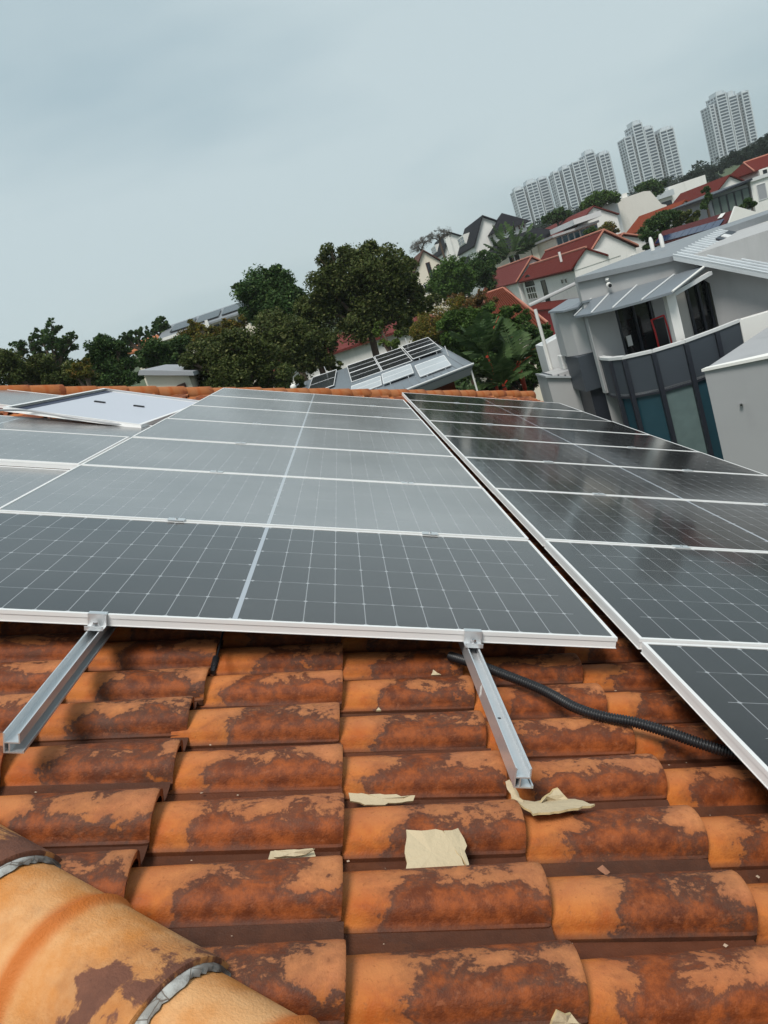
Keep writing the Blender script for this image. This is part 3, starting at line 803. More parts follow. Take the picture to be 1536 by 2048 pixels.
def gable_y(par, xl, xr, x2, zl, zr, z2, y0, y1, zb, wm, rm, oh=0.35, th=0.16, ridge=None, inset=0.25):
    """roof whose ridge runs away from the camera; xl/zl left eave, xr/zr ridge, x2/z2 right eave"""
    m = MB()
    m.prism([P(xl + inset, y0, zb), P(x2 - inset, y0, zb), P(x2 - inset, y0, z2 - .12), P(xr, y0, zr - th - .06), P(xl + inset, y0, zl - .12)], (0, y1 - y0, 0))
    w = m.build('wall', wm, par)
    m = MB()
    m.prism([P(xl, y0 - oh, zl), P(xr, y0 - oh, zr), P(xr, y0 - oh, zr - th), P(xl, y0 - oh, zl - th)], (0, y1 - y0 + 2 * oh, 0))
    m.prism([P(xr + .002, y0 - oh, zr), P(x2, y0 - oh, z2), P(x2, y0 - oh, z2 - th), P(xr + .002, y0 - oh, zr - th)], (0, y1 - y0 + 2 * oh, 0))
    r = m.build('roof', rm, par)
    if ridge:
        MB().tube([P(xr, y0 - oh - .03, zr + .03), P(xr, y1 + oh, zr + .03)], 0.13, 8).build('ridge_tiles', ridge, r, 60)
        MB().tube([P(xl + .05, y0 - oh, zl + .04), P(xr, y0 - oh, zr + .04)], 0.10, 6).build('verge_tiles', ridge, r, 60)
        MB().tube([P(xr, y0 - oh, zr + .04), P(x2 - .05, y0 - oh, z2 + .04)], 0.10, 6).build('verge_tiles', ridge, r, 60)
    return w, r
def gable_x(par, x0, x1, yf, yr, yb, zf, zr, zk, zb, wm, rm, oh=0.3, th=0.16, ridge=None, hipl=0, hipr=0):
    """roof whose ridge runs across the view; front eave yf/zf faces the camera"""
    m = MB(); bx(m, x0 + .3, x1 - .3, yf + .4, yb - .3, zb, min(zf, zk) - .1); m.build('wall', wm, par)
    m = MB()
    vs = [P(x0 - oh, yf, zf), P(x1 + oh, yf, zf), P(x1 + oh - hipr, yr, zr), P(x0 - oh + hipl, yr, zr), P(x0 - oh, yb, zk), P(x1 + oh, yb, zk)]
    lo = [v - Vector((0, 0, th)) for v in vs]
    m.add(vs + lo, ((0, 1, 2, 3), (3, 2, 5, 4), (1, 5, 2), (0, 3, 4), (6, 10, 11, 7), (0, 6, 7, 1), (1, 7, 11, 5), (5, 11, 10, 4), (4, 10, 6, 0)))
    r = m.build('roof', rm, par)
    if ridge:
        MB().tube([vs[3], vs[2]], 0.12, 6).build('ridge_tiles', ridge, r, 60)
        if hipl: MB().tube([vs[0], vs[3]], 0.11, 6).build('hip_tiles', ridge, r, 60)
        if hipr: MB().tube([vs[1], vs[2]], 0.11, 6).build('hip_tiles', ridge, r, 60)
    return r
M_RIDGE = simple('pale_ridge_mortar', (0.40, 0.16, 0.11), 0.85, 0.25, 3)

# --- red-roofed white house -------------------------------------------------
h = root('red_roofed_house', 27, 90, 'white house with bright red tile roof, tall front gable and arched window', 'house')
gable_y(h, 25.9, 28.8, 31.9, -1.75, 0.75, -1.8, 85, 108, -9, M_WHITE, M_RR, ridge=M_RIDGE)
w2 = MB(); bx(w2, 22.9, 27.5, 78, 100, -9, -2.0); w2.build('wall', M_WHITE, h)
m = MB().prism([P(22.5, 77.7, -1.75), P(24.4, 77.7, -.28), P(24.4, 77.7, -.45), P(22.5, 77.7, -1.92)], (0, 22.6, 0))
m.prism([P(24.402, 77.7, -.28), P(26.3, 77.7, -1.55), P(26.3, 77.7, -1.72), P(24.402, 77.7, -.45)], (0, 22.6, 0))
r = m.build('wing_roof', M_RR, h)
MB().tube([P(24.4, 77.6, -.25), P(24.4, 100.3, -.25)], 0.12, 6).build('ridge_tiles', M_RIDGE, r, 60)
MB().prism([P(22.9, 77.95, -2.0), P(27.5, 77.95, -2.0), P(27.5, 77.95, -1.0), P(25.2, 77.95, -0.72), P(24.5, 77.95, -.40), P(24.3, 77.95, -.40), P(22.95, 77.95, -1.75)], (0, .3, 0)).build('gable_wall', M_WHITE, h)
window_x(h, 96.5, -3.35, 22.9, 4.6, 1.5, 4, arch=True)
window_x(h, 90.2, -3.5, 22.9, 1.9, 2.6, 1, M_SLATED, name='balcony_door')
window_x(h, 82.8, -2.75, 22.9, .9, .55, 1); window_x(h, 81.4, -2.75, 22.9, .9, .55, 1)
window_y(h, 28.5, -2.4, 85, 1.6, .9, 3, arch=True); window_y(h, 31.2, -2.9, 85, .7, .8, 2)
m = MB(); m.tube([P(23.5, 83.5, -.9), P(23.5, 83.5, .1)], 0.13, 8); m.build('vent_pipe', M_WHITE, h, 60)
m = MB().prism([P(21.6, 77, -5.1), P(22.85, 77, -4.55), P(22.85, 77, -4.7), P(21.6, 77, -5.25)], (0, 21, 0)); m.build('lower_roof', M_RR, h)
m = MB(); bx(m, 22.0, 22.88, 77.5, 97.5, -8.5, -5.1); m.build('lower_wall', M_REDWALL, h)
m = MB()
for k in range(3): m.tube([P(31.2 + k * .02, 95 + k * 4, -1.0), P(31.2, 95 + k * 4, -.4)], .08, 6)
# rear gable of the same row
h = root('rear_red_gable_house', 37, 106, 'small red gable roof just behind the tall white gable', 'house')
gable_y(h, 32.6, 35.4, 38.4, -1.6, -.25, -1.6, 98, 112, -9, M_WHITE, M_RR, ridge=M_RIDGE)
# --- dull red long roof -----------------------------------------------------
h = root('dull_red_roof_house', 24, 110, 'terrace house with long dull brownish-red roof left of the bright red one', 'house')
gable_y(h, 22.2, 24.9, 27.6, -1.7, .62, -1.7, 100.6, 123, -8, M_WHITE, M_RRD, ridge=M_RIDGE)
# --- rust roof ----------------------------------------------------------------
h = root('rust_roof_house', 12.5, 60, 'low house with rust-brown ribbed tile roof behind the palms', 'house')
r = gable_x(h, 9.4, 12.5, 52, 60, 66, -3.9, -1.12, -3.2, -9, M_CREAM, M_RUST, ridge=M_RIDGE, hipl=1.6, hipr=.5)
for k in range(17):
    x = 10.75 + k * .105
    MB().tube([P(9.3 + k * .21, 52.05, -3.86), P(x, 59.9, -1.10)], 0.055, 5).build('tile_rib', M_RUST, r, 60)
SCL = 1.5
# --- black-roofed house with dormers --------------------------------------------
h = root('black_roofed_house', 30, 150, 'white house with steep black roof and white-framed dormer windows on the hill', 'house')
gable_y(h, 17.5, 19.35, 22.6, 3.75, 6.6, 4.3, 95, 114, -6, M_WHITE, M_BR, inset=.15)
gable_y(h, 16.9, 18.25, 21.5, 5.0, 7.35, 5.2, 114.2, 137, -6, M_WHITE, M_BR, inset=.15)
def dormer(y, z, x, w, hh):
    m = MB(); bx(m, x, x + 1.6, y - w/2, y + w/2, z - hh/2, z + hh/2); m.build('dormer', M_WHITE, h)
    window_x(h, y, z, x - .005, w - .3, hh - .25, 2, name='dormer_window')
dormer(104.2, 5.1, 17.93, 5.0, 1.1); dormer(125.5, 6.15, 17.28, 5.6, 1.1)
m = MB(); bx(m, 17.5, 18.15, 113.7, 114.9, 4.2, 6.75); m.build('party_wall', M_WHITE, h)
window_y(h, 20.4, 3.4, 95, 1.6, 1.3, 2); window_x(h, 103, 2.3, 17.65, 5.5, 1.5, 3, M_SLATED)
SCL = 1.62
# --- turret house ------------------------------------------------------------------
h = root('turret_house', 33, 144, 'dark pyramid-roofed turret above a spreading dark hip roof', 'house')
def pyramid(par, x0, x1, y0, y1, z0, zt, mat, name='roof', frac=0.0, th=.15):
    cx, cy_ = (x0 + x1) / 2, (y0 + y1) / 2
    b = [P(x0, y0, z0), P(x1, y0, z0), P(x1, y1, z0), P(x0, y1, z0)]
    if frac:
        t = [P(cx + (x - cx) * frac, cy_ + (y - cy_) * frac, zt) for x, y in ((x0, y0), (x1, y0), (x1, y1), (x0, y1))]
        return MB().add(b + t, ((0,1,5,4),(1,2,6,5),(2,3,7,6),(3,0,4,7),(4,5,6,7),(3,2,1,0))).build(name, mat, par)
    return MB().add(b + [P(cx, cy_, zt)], ((0,1,4),(1,2,4),(2,3,4),(3,0,4),(3,2,1,0))).build(name, mat, par)
m = MB(); bx(m, 18.4, 21.8, 86.8, 90.2, 2.4, 4.0); m.build('turret_wall', M_WHITE, h)
pyramid(h, 17.9, 22.3, 86.3, 90.7, 3.95, 5.75, M_BR, 'turret_roof')
pyramid(h, 16.7, 24.6, 83.5, 93.5, 1.85, 3.1, M_BR, 'roof', .5)
m = MB(); bx(m, 17.6, 23.8, 84.4, 92.6, -6, 1.87); m.build('wall', M_CREAM, h)
for k in range(7): 
    m = MB(); bx(m, 18.5 + k * .5, 18.62 + k * .5, 86.72, 86.8, 3.55, 3.9); m.build('bracket', M_BROWN, h)
window_y(h, 19.2, .6, 84.4, 1.2, 1.4, 2); window_y(h, 22.6, .9, 84.4, 1.0, 1.0, 2)
SCL = 1.0
h = root('white_bungalow', 1, 57, 'white house with faded red ribbed roof glimpsed through the big tree', 'house')
gable_x(h, -5.5, 6.2, 54, 58.5, 63, -1.45, -.6, -1.45, -9, M_WHITE, M_RRD, ridge=M_RIDGE, hipl=1.5, hipr=1.5)
for k in range(5): window_y(h, -4.0 + k * 2.1, -3.2, 54.4, 1.1, 1.2, 2)
# --- cream gable house ------------------------------------------------------------
h = root('cream_gable_house', 13, 110, 'cream gable wall with brown roof peeking out behind the big tree', 'house')
gable_y(h, 10.9, 13.1, 15.3, 3.1, 5.65, 3.4, 105, 127, -5, M_CREAM, M_BROWN)
window_y(h, 13.2, 2.9, 105, .55, 2.2, 1, M_BROWN); window_y(h, 14.35, 3.0, 105, .4, .8, 1, M_BROWN)
window_y(h, 11.9, 1.0, 105, 1.2, 1.2, 2)
# --- upper-left grey roofed house behind trees ----------------------------------------
h = root('grey_roofed_house', -10, 76, 'house with long grey roof and white gutter high behind the left trees', 'house')
gable_x(h, -15.0, -6.9, 72, 78, 84, 3.75, 4.95, 3.9, -4, M_CREAM, M_MROOF)
m = MB(); bx(m, -15.2, -10.6, 71.7, 71.9, 3.5, 3.75); m.build('gutter', M_WHITE, h)
m = MB(); bx(m, -10.75, -10.5, 71.5, 71.8, 2.4, 4.0); m.build('gutter_end', M_WHITE, h)
for k in range(5): window_y(h, -10.0 + k * .7, 3.1, 72.4, .5, .7, 1, M_SLATED)
for k in range(3):
    m = MB(); a0, a1 = -14.2 + k * 2.4, -12.1 + k * 2.4
    m.prism([P(a0, 73, 4.02), P(a1, 73, 4.02), P(a1, 76.5, 4.72), P(a0, 76.5, 4.72)], (0, 0, .08)).build('roof_panel', M_SOLGREY, h)
m = MB(); bx(m, -6.9, -3.6, 60.6, 66, -4, 2.0); m.build('annex_wall', M_CREAM, h)
# --- orange roof at left ----------------------------------------------------------------
h = root('orange_roof_house', -17, 82, 'small orange tile roof among the trees at the left', 'house')
gable_x(h, -19.4, -14.6, 78, 81.5, 85, 3.75, 4.75, 3.8, -4, M_CREAM, M_ROL, hipl=.8)
# --- roof tip
h = root('far_left_orange_house', -15, 55, 'tiny orange gable tip among the far left trees', 'house')
gable_x(h, -18.4, -16.6, 50, 52, 54, 1.75, 2.35, 1.8, -6, M_CREAM, M_ROL, hipl=.7, hipr=.7)
# --- beige shed wall right behind the hip -------------------------------------------------
h = root('beige_outbuilding', -6.4, 32, 'beige outbuilding with sloping grey slab roof behind the left hip', 'house')
m = MB().prism([P(-7.55, 30, -7), P(-5.75, 30, -7), P(-5.75, 30, .02), P(-7.25, 30, .55)], (0, 4, 0)); m.build('wall', M_CREAM, h)
m = MB().prism([P(-7.4, 29.7, .60), P(-5.5, 29.7, -.03), P(-5.5, 29.7, .12), P(-6.6, 29.7, .52), P(-7.3, 29.7, .75)], (0, 4.6, 0)); m.build('roof', M_GREYD, h)
m = MB().prism([P(-6.75, 28.6, -.75), P(-5.95, 28.6, -.42), P(-5.95, 28.6, -.16), P(-6.05, 28.6, -.2)], (0, 1.35, 0)); m.build('lean_to', M_BROWN, h)
# --- right hillside blocks ------------------------------------------------------------------
h = root('beige_block', 48, 132, 'tall plain beige block with stepped right shoulder', 'house')
MB().prism([P(46, 130, -5), P(54.6, 130, -5), P(54.6, 130, 1.8), P(53.9, 130, 2.1), P(52.6, 130, 4.55), P(51.6, 130, 4.8), P(47.7, 130, 4.8), P(47.0, 130, 4.2)], (0, 12, 0)).build('wall', M_BEIGE, h)
m = MB(); bx(m, 42.9, 46.9, 129, 140, -5, 4.75); m.build('wing_wall', M_PALEG, h)
for k in range(4): 
    m = MB(); bx(m, 43.6 + k * 1.6, 44.4 + k * 1.6, 130.5, 131.2, 4.77, 5.3 + .15 * (k % 2)); m.build('roof_unit', M_WHITE, h)
m = MB(); bx(m, 47.4, 48.6, 133, 134, 4.82, 5.5); m.build('roof_unit', M_GREY, h)
h = root('left_red_roof_house', 39, 125, 'house with plain red roof below the leftmost tower', 'house')
gable_y(h, 36.6, 40.1, 43.4, 2.6, 4.75, 2.6, 120, 147, -5, M_WHITE, M_RRD)
h = root('flat_white_house', 35, 116, 'low white flat-roofed house with a long strip of windows', 'house')
m = MB(); bx(m, 32.2, 38.4, 115, 125, -5, 2.2); m.build('wall', M_CREAM, h)
m = MB(); bx(m, 34.9, 38.8, 113.5, 126, 2.9, 3.6); m.build('roof', M_PALEG, h)
m = MB(); bx(m, 31.8, 38.5, 114.2, 126, 2.2, 2.5); m.build('canopy', M_GREY, h)
for k in range(7): window_y(h, 32.8 + k * .86, 1.35, 115, .78, 1.4, 1, M_GREYD, M_TEAL)
h = root('white_box_house', 68, 152, 'white box-shaped house between beige block and red roofs', 'house')
m = MB(); bx(m, 64, 70.9, 150, 160, -3, 4.9); m.build('wall', M_WHITE, h)
m = MB(); bx(m, 57.5, 63.9, 149, 158, -3, 3.3); m.build('wing_wall', M_BEIGE, h)
m = MB(); bx(m, 60.5, 64.2, 148.5, 158, 3.3, 4.3); m.build('parapet', M_MROOFL, h)
window_y(h, 62.7, 1.9, 149, 1.9, 1.5, 1, M_SLATED)
h = root('orange_red_roof_house', 43, 104, 'house with orange-red roof in front of the beige block', 'house')
gable_y(h, 41.5, 44.2, 46.8, -.6, 1.28, -.7, 100, 114.5, -6, M_WHITE, M_RO)
h = root('upper_red_roof_house', 53, 112, 'house with deep red roof and small white gable at upper right', 'house')
gable_y(h, 50.2, 53.3, 56.2, .4, 2.55, .4, 106.5, 121, -6, M_WHITE, M_RR)
h = root('red_roof_window_band_house', 61, 112, 'red roof over a white band of small windows at the right edge', 'house')
gable_x(h, 57.4, 68, 107.5, 112, 117, 2.0, 3.55, 2.0, -5, M_WHITE, M_RR, ridge=M_RIDGE, hipl=1.2)
m = MB(); bx(m, 57.6, 68, 107.3, 107.8, .9, 1.95); m.build('window_band', M_WHITE, h)
for k in range(9): window_y(h, 58.3 + k * 1.0 + .35 * (k // 3), 1.45, 107.3, .72, .75, 1)
h = root('glass_sided_house', 43, 87, 'house with dark flat roof and greenish glass side wall', 'house')
m = MB(); bx(m, 40.4, 44.4, 85.4, 95, -6, .6); m.build('wall', M_GREYD, h)
m = MB().prism([P(39.6, 84.6, .42), P(44.6, 84.6, .80), P(44.6, 84.6, 1.0), P(39.6, 84.6, .62)], (0, 11, 0)); m.build('roof', M_SLATED, h)
for k in range(5): window_y(h, 40.85 + k * .8, -.75, 85.4, .78, 2.1, 1, M_SLATED, simple('green_grey_glass', (0.10, 0.13, 0.12), .2, .3, .8))
h = root('white_corner_block', 46, 88, 'white block with one grey window at the right edge', 'house')
m = MB(); bx(m, 44.6, 52, 85.2, 95, -6, .65); m.build('wall', M_WHITE, h)
m = MB(); bx(m, 44.5, 52, 85.0, 95.2, .65, 1.0); m.build('parapet', M_PALEG, h)
window_y(h, 45.6, -.6, 85.2, 1.0, 1.6, 1, M_PALEG, M_GREYD)
h = root('maroon_roof_house', 30, 66, 'maroon roof with blue solar panels along its lower edge and white gable', 'house')
gable_y(h, 28.6, 29.75, 31.6, -1.95, -1.02, -2.0, 60, 72.5, -8, M_WHITE, M_MAROON, th=.1)
for k in range(9):
    y0 = 60.2 + k * 1.35
    MB().prism([P(28.62, y0, -1.84), P(29.16, y0, -1.42), P(29.16, y0, -1.39), P(28.62, y0, -1.81)], (0, 1.28, 0)).build('roof_panel', M_SOLBLUE, h)
MB().prism([P(29.3, 60.8, -1.28), P(29.62, 60.8, -1.04), P(29.62, 60.8, -1.01), P(29.3, 60.8, -1.25)], (0, .7, 0)).build('skylight', M_WHITE, h)
MB().prism([P(28.9, 59.4, -2.0), P(31.7, 59.4, -2.0), P(29.75, 59.4, -.78)], (0, .25, 0)).build('gable_parapet', M_WHITE, h)

# --- grey modern house at right -----------------------------------------------------
g = root('grey_modern_house', 9.5, 23, 'grey modern house with curved slate balcony and tinted glass below', 'house')
g.location.z = 0
def poly_wall(pts, name, mat, thick=(0, .25, 0)): return MB().prism([P(*p) for p in pts], thick).build(name, mat, g)
poly_wall([(6.65, 22.6, -4.1), (7.45, 22.6, -4.1), (7.45, 22.6, -1.95), (8.5, 22.6, -1.95), (8.5, 22.6, -4.1), (9.2, 22.6, -4.1), (9.2, 22.6, -1.9), (10.15, 22.6, -1.9), (10.15, 22.6, -1.62), (9.28, 22.6, -1.10), (6.65, 22.6, -.79)], 'wall', M_GREY)
poly_wall([(10.12, 22.45, -6), (13.2, 20.25, -6), (13.2, 20.25, -3.3), (9.55, 22.87, -1.32), (10.12, 22.45, -1.6)], 'side_wall', M_GREY, (.15, .2, 0))
MB().prism([P(6.7, 22.86, -9), P(15, 22.86, -9), P(15, 29.4, -9), P(9.0, 29.4, -9)], (0, 0, 7.8)).build('core', M_GREY, g)
# flat roof, its edge strip, and the ribbed pitched roof
fr = [(6.58, 22.45, -.76), (9.3, 22.45, -1.03), (13.6, 28.6, -.98), (19, 28.6, -.95), (19, 31, -.92), (11.9, 31, -.92), (9.15, 30, -1.0)]
MB().add([P(*q) for q in fr] + [P(q[0], q[1], min(q[2] - .14, -1.2) if i > 1 else q[2] - .14) for i, q in enumerate(fr)],
         [tuple(range(7))] + [(i, i + 7, (i + 1) % 7 + 7, (i + 1) % 7) for i in range(7)]).build('flat_roof', M_MROOF, g)
ra, rb_ = Vector((9.25, 22.35, -1.03)), Vector((13.55, 28.55, -.98))
dd = Vector((.80, -.57, -.52))
pr_ = MB().add([C_ + ra, C_ + rb_, C_ + rb_ + dd * 6, C_ + ra + dd * 6] + [C_ + q - Vector((0, 0, .12)) for q in (ra, rb_, rb_ + dd * 6, ra + dd * 6)],
     ((0, 3, 2, 1), (0, 4, 7, 3), (1, 2, 6, 5), (3, 7, 6, 2), (0, 1, 5, 4), (4, 5, 6, 7))).build('pitched_roof', M_MROOFL, g)
for k in range(15):
    s_ = C_ + ra.lerp(rb_, (k + .05) / 14.1) + Vector((0, 0, .035))
    MB().tube([s_, s_ + dd * 6], .028, 5).build('seam', M_MROOFL, pr_)
q = [C_ + ra.lerp(rb_, f_) + dd * s_ for f_, s_ in ((.62, .35), (.98, .35), (.98, .75), (.62, .75))]
MB().prism(q, (0, 0, .09)).build('roof_opening', M_SLATED, pr_)
MB().prism([C_ + ra.lerp(rb_, f_) + dd * s_ for f_, s_ in ((.70, .42), (.80, .42), (.80, .70), (.70, .70))], (0, 0, .12)).build('roof_hatch', M_PALEG, pr_)
for k, x in enumerate((10.9, 11.25)):
    m = MB().tube([P(x, 27.8, -.9), P(x, 27.8, -.55), P(x, 27.8, -.45)], [.07, .07, .035], 10); m.build('roof_vent', M_WHITE, g, 60)
# security lamp on the wall
m = MB().tube([P(7.42, 22.5, -1.22), P(7.42, 22.4, -1.25)], .07, 10).tube([P(7.42, 22.55, -1.1), P(7.42, 22.5, -1.05)], .05, 8); m.build('wall_lamp', M_WHITE, g)
MB().tube([P(7.42, 22.39, -1.25), P(7.42, 22.37, -1.255)], .05, 10).build('lamp_lens', M_BLACK, g)
# canopy over the balcony
arc = [(6.55, 23.6), (6.42, 22.9), (6.62, 22.0), (7.0, 21.35), (7.6, 20.85), (8.3, 20.55)]
hi_ = [(6.62, 22.56, -1.43), (6.9, 22.56, -1.45), (7.4, 22.56, -1.47), (8.2, 22.56, -1.50), (9.2, 22.40, -1.53), (10.1, 22.2, -1.50)]
lo_ = [(x, y, -1.78) for x, y in arc]
cm = MB()
for i in range(5):
    cm.add([P(*hi_[i]), P(*hi_[i+1]), P(*lo_[i+1]), P(*lo_[i])] + [P(*q) - Vector((0, 0, .06)) for q in (hi_[i], hi_[i+1], lo_[i+1], lo_[i])], ((0, 3, 2, 1), (4, 5, 6, 7), (3, 7, 6, 2), (0, 1, 5, 4), (1, 2, 6, 5), (0, 4, 7, 3)))
can = cm.build('canopy', M_CANOPY, g)
for i in (1, 2, 3, 4): MB().tube([P(*hi_[i]) + Vector((0, 0, .02)), P(*lo_[i]) + Vector((0, 0, .02))], .022, 5).build('canopy_seam', M_PALEG, can)
MB().tube([P(*hi_[5]), P(*lo_[5])], .03, 6).build('canopy_beam', M_WHITE, can)
# door, window, column
m = MB(); bx(m, 7.47, 8.48, 22.72, 22.76, -4.08, -1.97); m.build('balcony_door', M_DGLASS, g)
for x in (7.5, 7.98, 8.45):
    m = MB(); bx(m, x - .03, x + .03, 22.62, 22.71, -4.08, -1.97); m.build('door_frame', M_SLATED, g)
m = MB(); bx(m, 7.62, 7.76, 22.70, 22.715, -3.05, -2.75); m.build('door_notice', M_WHITE, g)
m = MB(); bx(m, 9.52, 10.13, 22.72, 22.76, -4.08, -1.92); m.build('side_window', M_DGLASS, g)
m = MB(); bx(m, 9.21, 9.50, 22.70, 22.78, -4.08, -1.92); m.build('side_panel', M_BEIGE, g)
for x in (9.54, 9.85, 10.1):
    m = MB(); bx(m, x - .03, x + .03, 22.62, 22.71, -4.08, -1.92); m.build('window_frame', M_SLATED, g)
m = MB(); bx(m, 8.28, 8.52, 20.95, 21.2, -4.1, -1.75); m.build('column', M_WHITE, g)
m = MB().prism([P(8.4, 20.98, -1.98), P(10.0, 21.9, -1.80), P(10.0, 21.9, -1.70), P(8.4, 20.98, -1.86)], (-.05, .10, 0)); m.build('white_beam', M_PALEG, g)
m = MB(); m.tube([P(6.63, 22.5, -1.8), P(6.63, 22.5, -4)], .018, 6); m.build('downpipe', M_GREY, g)
# curved balcony
bal = [(6.78, 23.1), (6.70, 22.35), (6.72, 21.75), (6.90, 21.20), (7.50, 20.66), (8.31, 20.52), (9.23, 20.72), (10.05, 21.0)]
m = MB().prism([P(x, y, -4.2) for x, y in bal] + [P(10.05, 22.6, -4.2), P(6.78, 22.9, -4.2)], (0, 0, .12)); m.build('balcony_floor', M_GREYD, g)
def arc_band(a, b, z0, z1=0, out=0.0, th=.08):
    d = Vector((b[0] - a[0], b[1] - a[1], 0)).normalized(); nrm = Vector((-d.y, d.x, 0)) * -1
    if nrm.y > 0 and abs(nrm.y) > .3: nrm = -nrm
    if abs(nrm.y) <= .3 and nrm.x > 0: nrm = -nrm
    A = P(a[0], a[1], z0) + nrm * out; B = P(b[0], b[1], z0) + nrm * out
    return [A, B, B - nrm * th, A - nrm * th]
zt, zm, zl_ = -3.12, -4.14, -9.0
for i in range(len(bal) - 1):
    a, b = bal[i], bal[i + 1]
    MB().prism(arc_band(a, b, zm), (0, 0, zt - zm)).build('balcony_panel', M_SLATE, g)
    MB().prism(arc_band(a, b, zt + .001, 0, .03, .16), (0, 0, .075)).build('coping', M_PALEG, g)
    if i >= 2:
        MB().prism(arc_band(a, b, -7.2, 0, -.04, .05), (0, 0, zm - .05 + 7.2)).build('tinted_pane', M_CURT if i == 4 else M_TEAL, g)
        MB().prism(arc_band(a, b, zl_, 0, -.03, .05), (0, 0, -7.25 - zl_)).build('lower_pane', M_TEAL, g)
    MB().prism(arc_band(a, b, zm - .06, 0, .02, .14), (0, 0, .059)).build('transom', M_SLATED, g)
    if i >= 2:
        x, y = a; m = MB(); bx(m, x - .055, x + .055, y - .09, y + .03, zl_, zt - .03); m.build('fin', M_SLATED, g)
m = MB(); bx(m, 7.1, 10.2, 21.6, 22.5, -9, -4.22); m.build('glazed_core', M_SLATED, g)
# left stair wing, dark box, pale lower blocks
MB().prism([P(6.25, 24.1, -2.95), P(6.45, 23.6, -2.95), P(6.75, 23.3, -2.95), P(7.0, 23.3, -2.95), P(7.0, 25, -2.95), P(6.3, 25, -2.95)], (0, 0, 1.4)).build('stair_wall', M_GREY, g)
MB().prism([P(6.05, 24.2, -1.56), P(6.3, 23.4, -1.62), P(6.8, 22.9, -1.62), P(7.0, 23.0, -1.45), P(7.0, 25.2, -1.45)], (0, 0, .05)).build('stair_canopy', M_CANOPY, g)
m = MB(); bx(m, 6.3, 6.86, 23.25, 24.6, -4.0, -2.96); m.build('dark_box', M_SLATE, g)
m = MB(); bx(m, 6.45, 6.98, 23.4, 24.6, -9, -4.02); m.build('dark_recess', M_SLATED, g)
m = MB().prism([P(6.06, 26, -9), P(7.0, 26, -9), P(7.0, 26, -2.42), P(6.06, 26, -2.60)], (0, 1, 0)); m.build('lower_block', M_PALEG, g)
m = MB(); bx(m, 5.6, 6.6, 24.6, 25.9, -9, -3.42); m.build('annex', M_GREY, g)
sk = MB().prism([P(5.55, 24.5, -3.40), P(6.5, 24.5, -3.72), P(6.5, 24.5, -3.66), P(5.55, 24.5, -3.34)], (0, 1.3, 0)).build('skylight', M_MROOFL, g)
for k in range(4): MB().tube([P(5.75 + k * .2, 24.5, -3.38 - k * .068), P(5.75 + k * .2, 25.8, -3.38 - k * .068)], .018, 4).build('glazing_bar', M_SLATE, sk)
ac = empty('air_conditioner', P(6.55, 25.4, -3.42), 'white air conditioner unit on a ledge of the grey house', 'air conditioner')
m = MB(); bx(m, 6.3, 6.72, 25.1, 25.5, -3.42, -2.98); m.build('casing', M_WHITE, ac, bevel=.02)
MB().tube([P(6.56, 25.08, -3.2), P(6.56, 25.095, -3.2)], .16, 16).build('fan_grille', M_GREYD, ac)
MB().tube([P(6.56, 25.07, -3.2), P(6.56, 25.078, -3.2)], .05, 10).build('fan_hub', M_SLATED, ac)
po = empty('white_pole', P(6.15, 26.0, -8), 'thin white pole with a slanting grey arm beside the grey house', 'pole')
MB().tube([P(6.15, 26.0, -8), P(6.13, 26.0, -1.42)], .055, 8).build('post', M_WHITE, po, 60)
MB().tube([P(5.98, 26.0, -1.25), P(7.5, 25.8, -1.05)], .06, 6).build('arm', M_GREY, po, 60)
# red chair on the balcony
ch = empty('red_office_chair', P(8.3, 21.9, -4.06), 'red and black office chair on the curved balcony', 'chair')
for x in (8.10, 8.46):
    m = MB(); m.tube([P(x, 21.75, -3.35), P(x - .01, 21.75, -2.75), P(x - .02, 21.8, -2.42)], .024, 6); m.build('back_frame', M_RED, ch, 60)
m = MB(); m.tube([P(8.08, 21.8, -2.44), P(8.44, 21.8, -2.42)], .024, 6); m.build('back_frame', M_RED, ch, 60)
m = MB(); bx(m, 8.13, 8.42, 21.77, 21.82, -3.2, -2.46); m.build('backrest', M_BLACK, ch, bevel=.02)
m = MB(); bx(m, 8.05, 8.52, 21.35, 21.8, -3.58, -3.48); m.build('seat', M_BLACK, ch, bevel=.03)
MB().tube([P(8.28, 21.58, -3.58), P(8.28, 21.58, -3.95)], .03, 8).build('column', M_BLACK, ch)
for k in range(5):
    a = k * 2 * pi / 5
    MB().tube([P(8.28, 21.58, -3.95), P(8.28 + .28 * cos(a), 21.58 + .28 * sin(a), -4.03)], [.03, .02], 6).build('leg', M_BLACK, ch)
m = MB(); m.tube([P(8.5, 21.5, -3.35), P(8.62, 21.35, -3.25), P(8.62, 21.2, -3.35), P(8.5, 21.3, -3.45)], .03, 6); m.build('armrest', M_BLACK, ch)
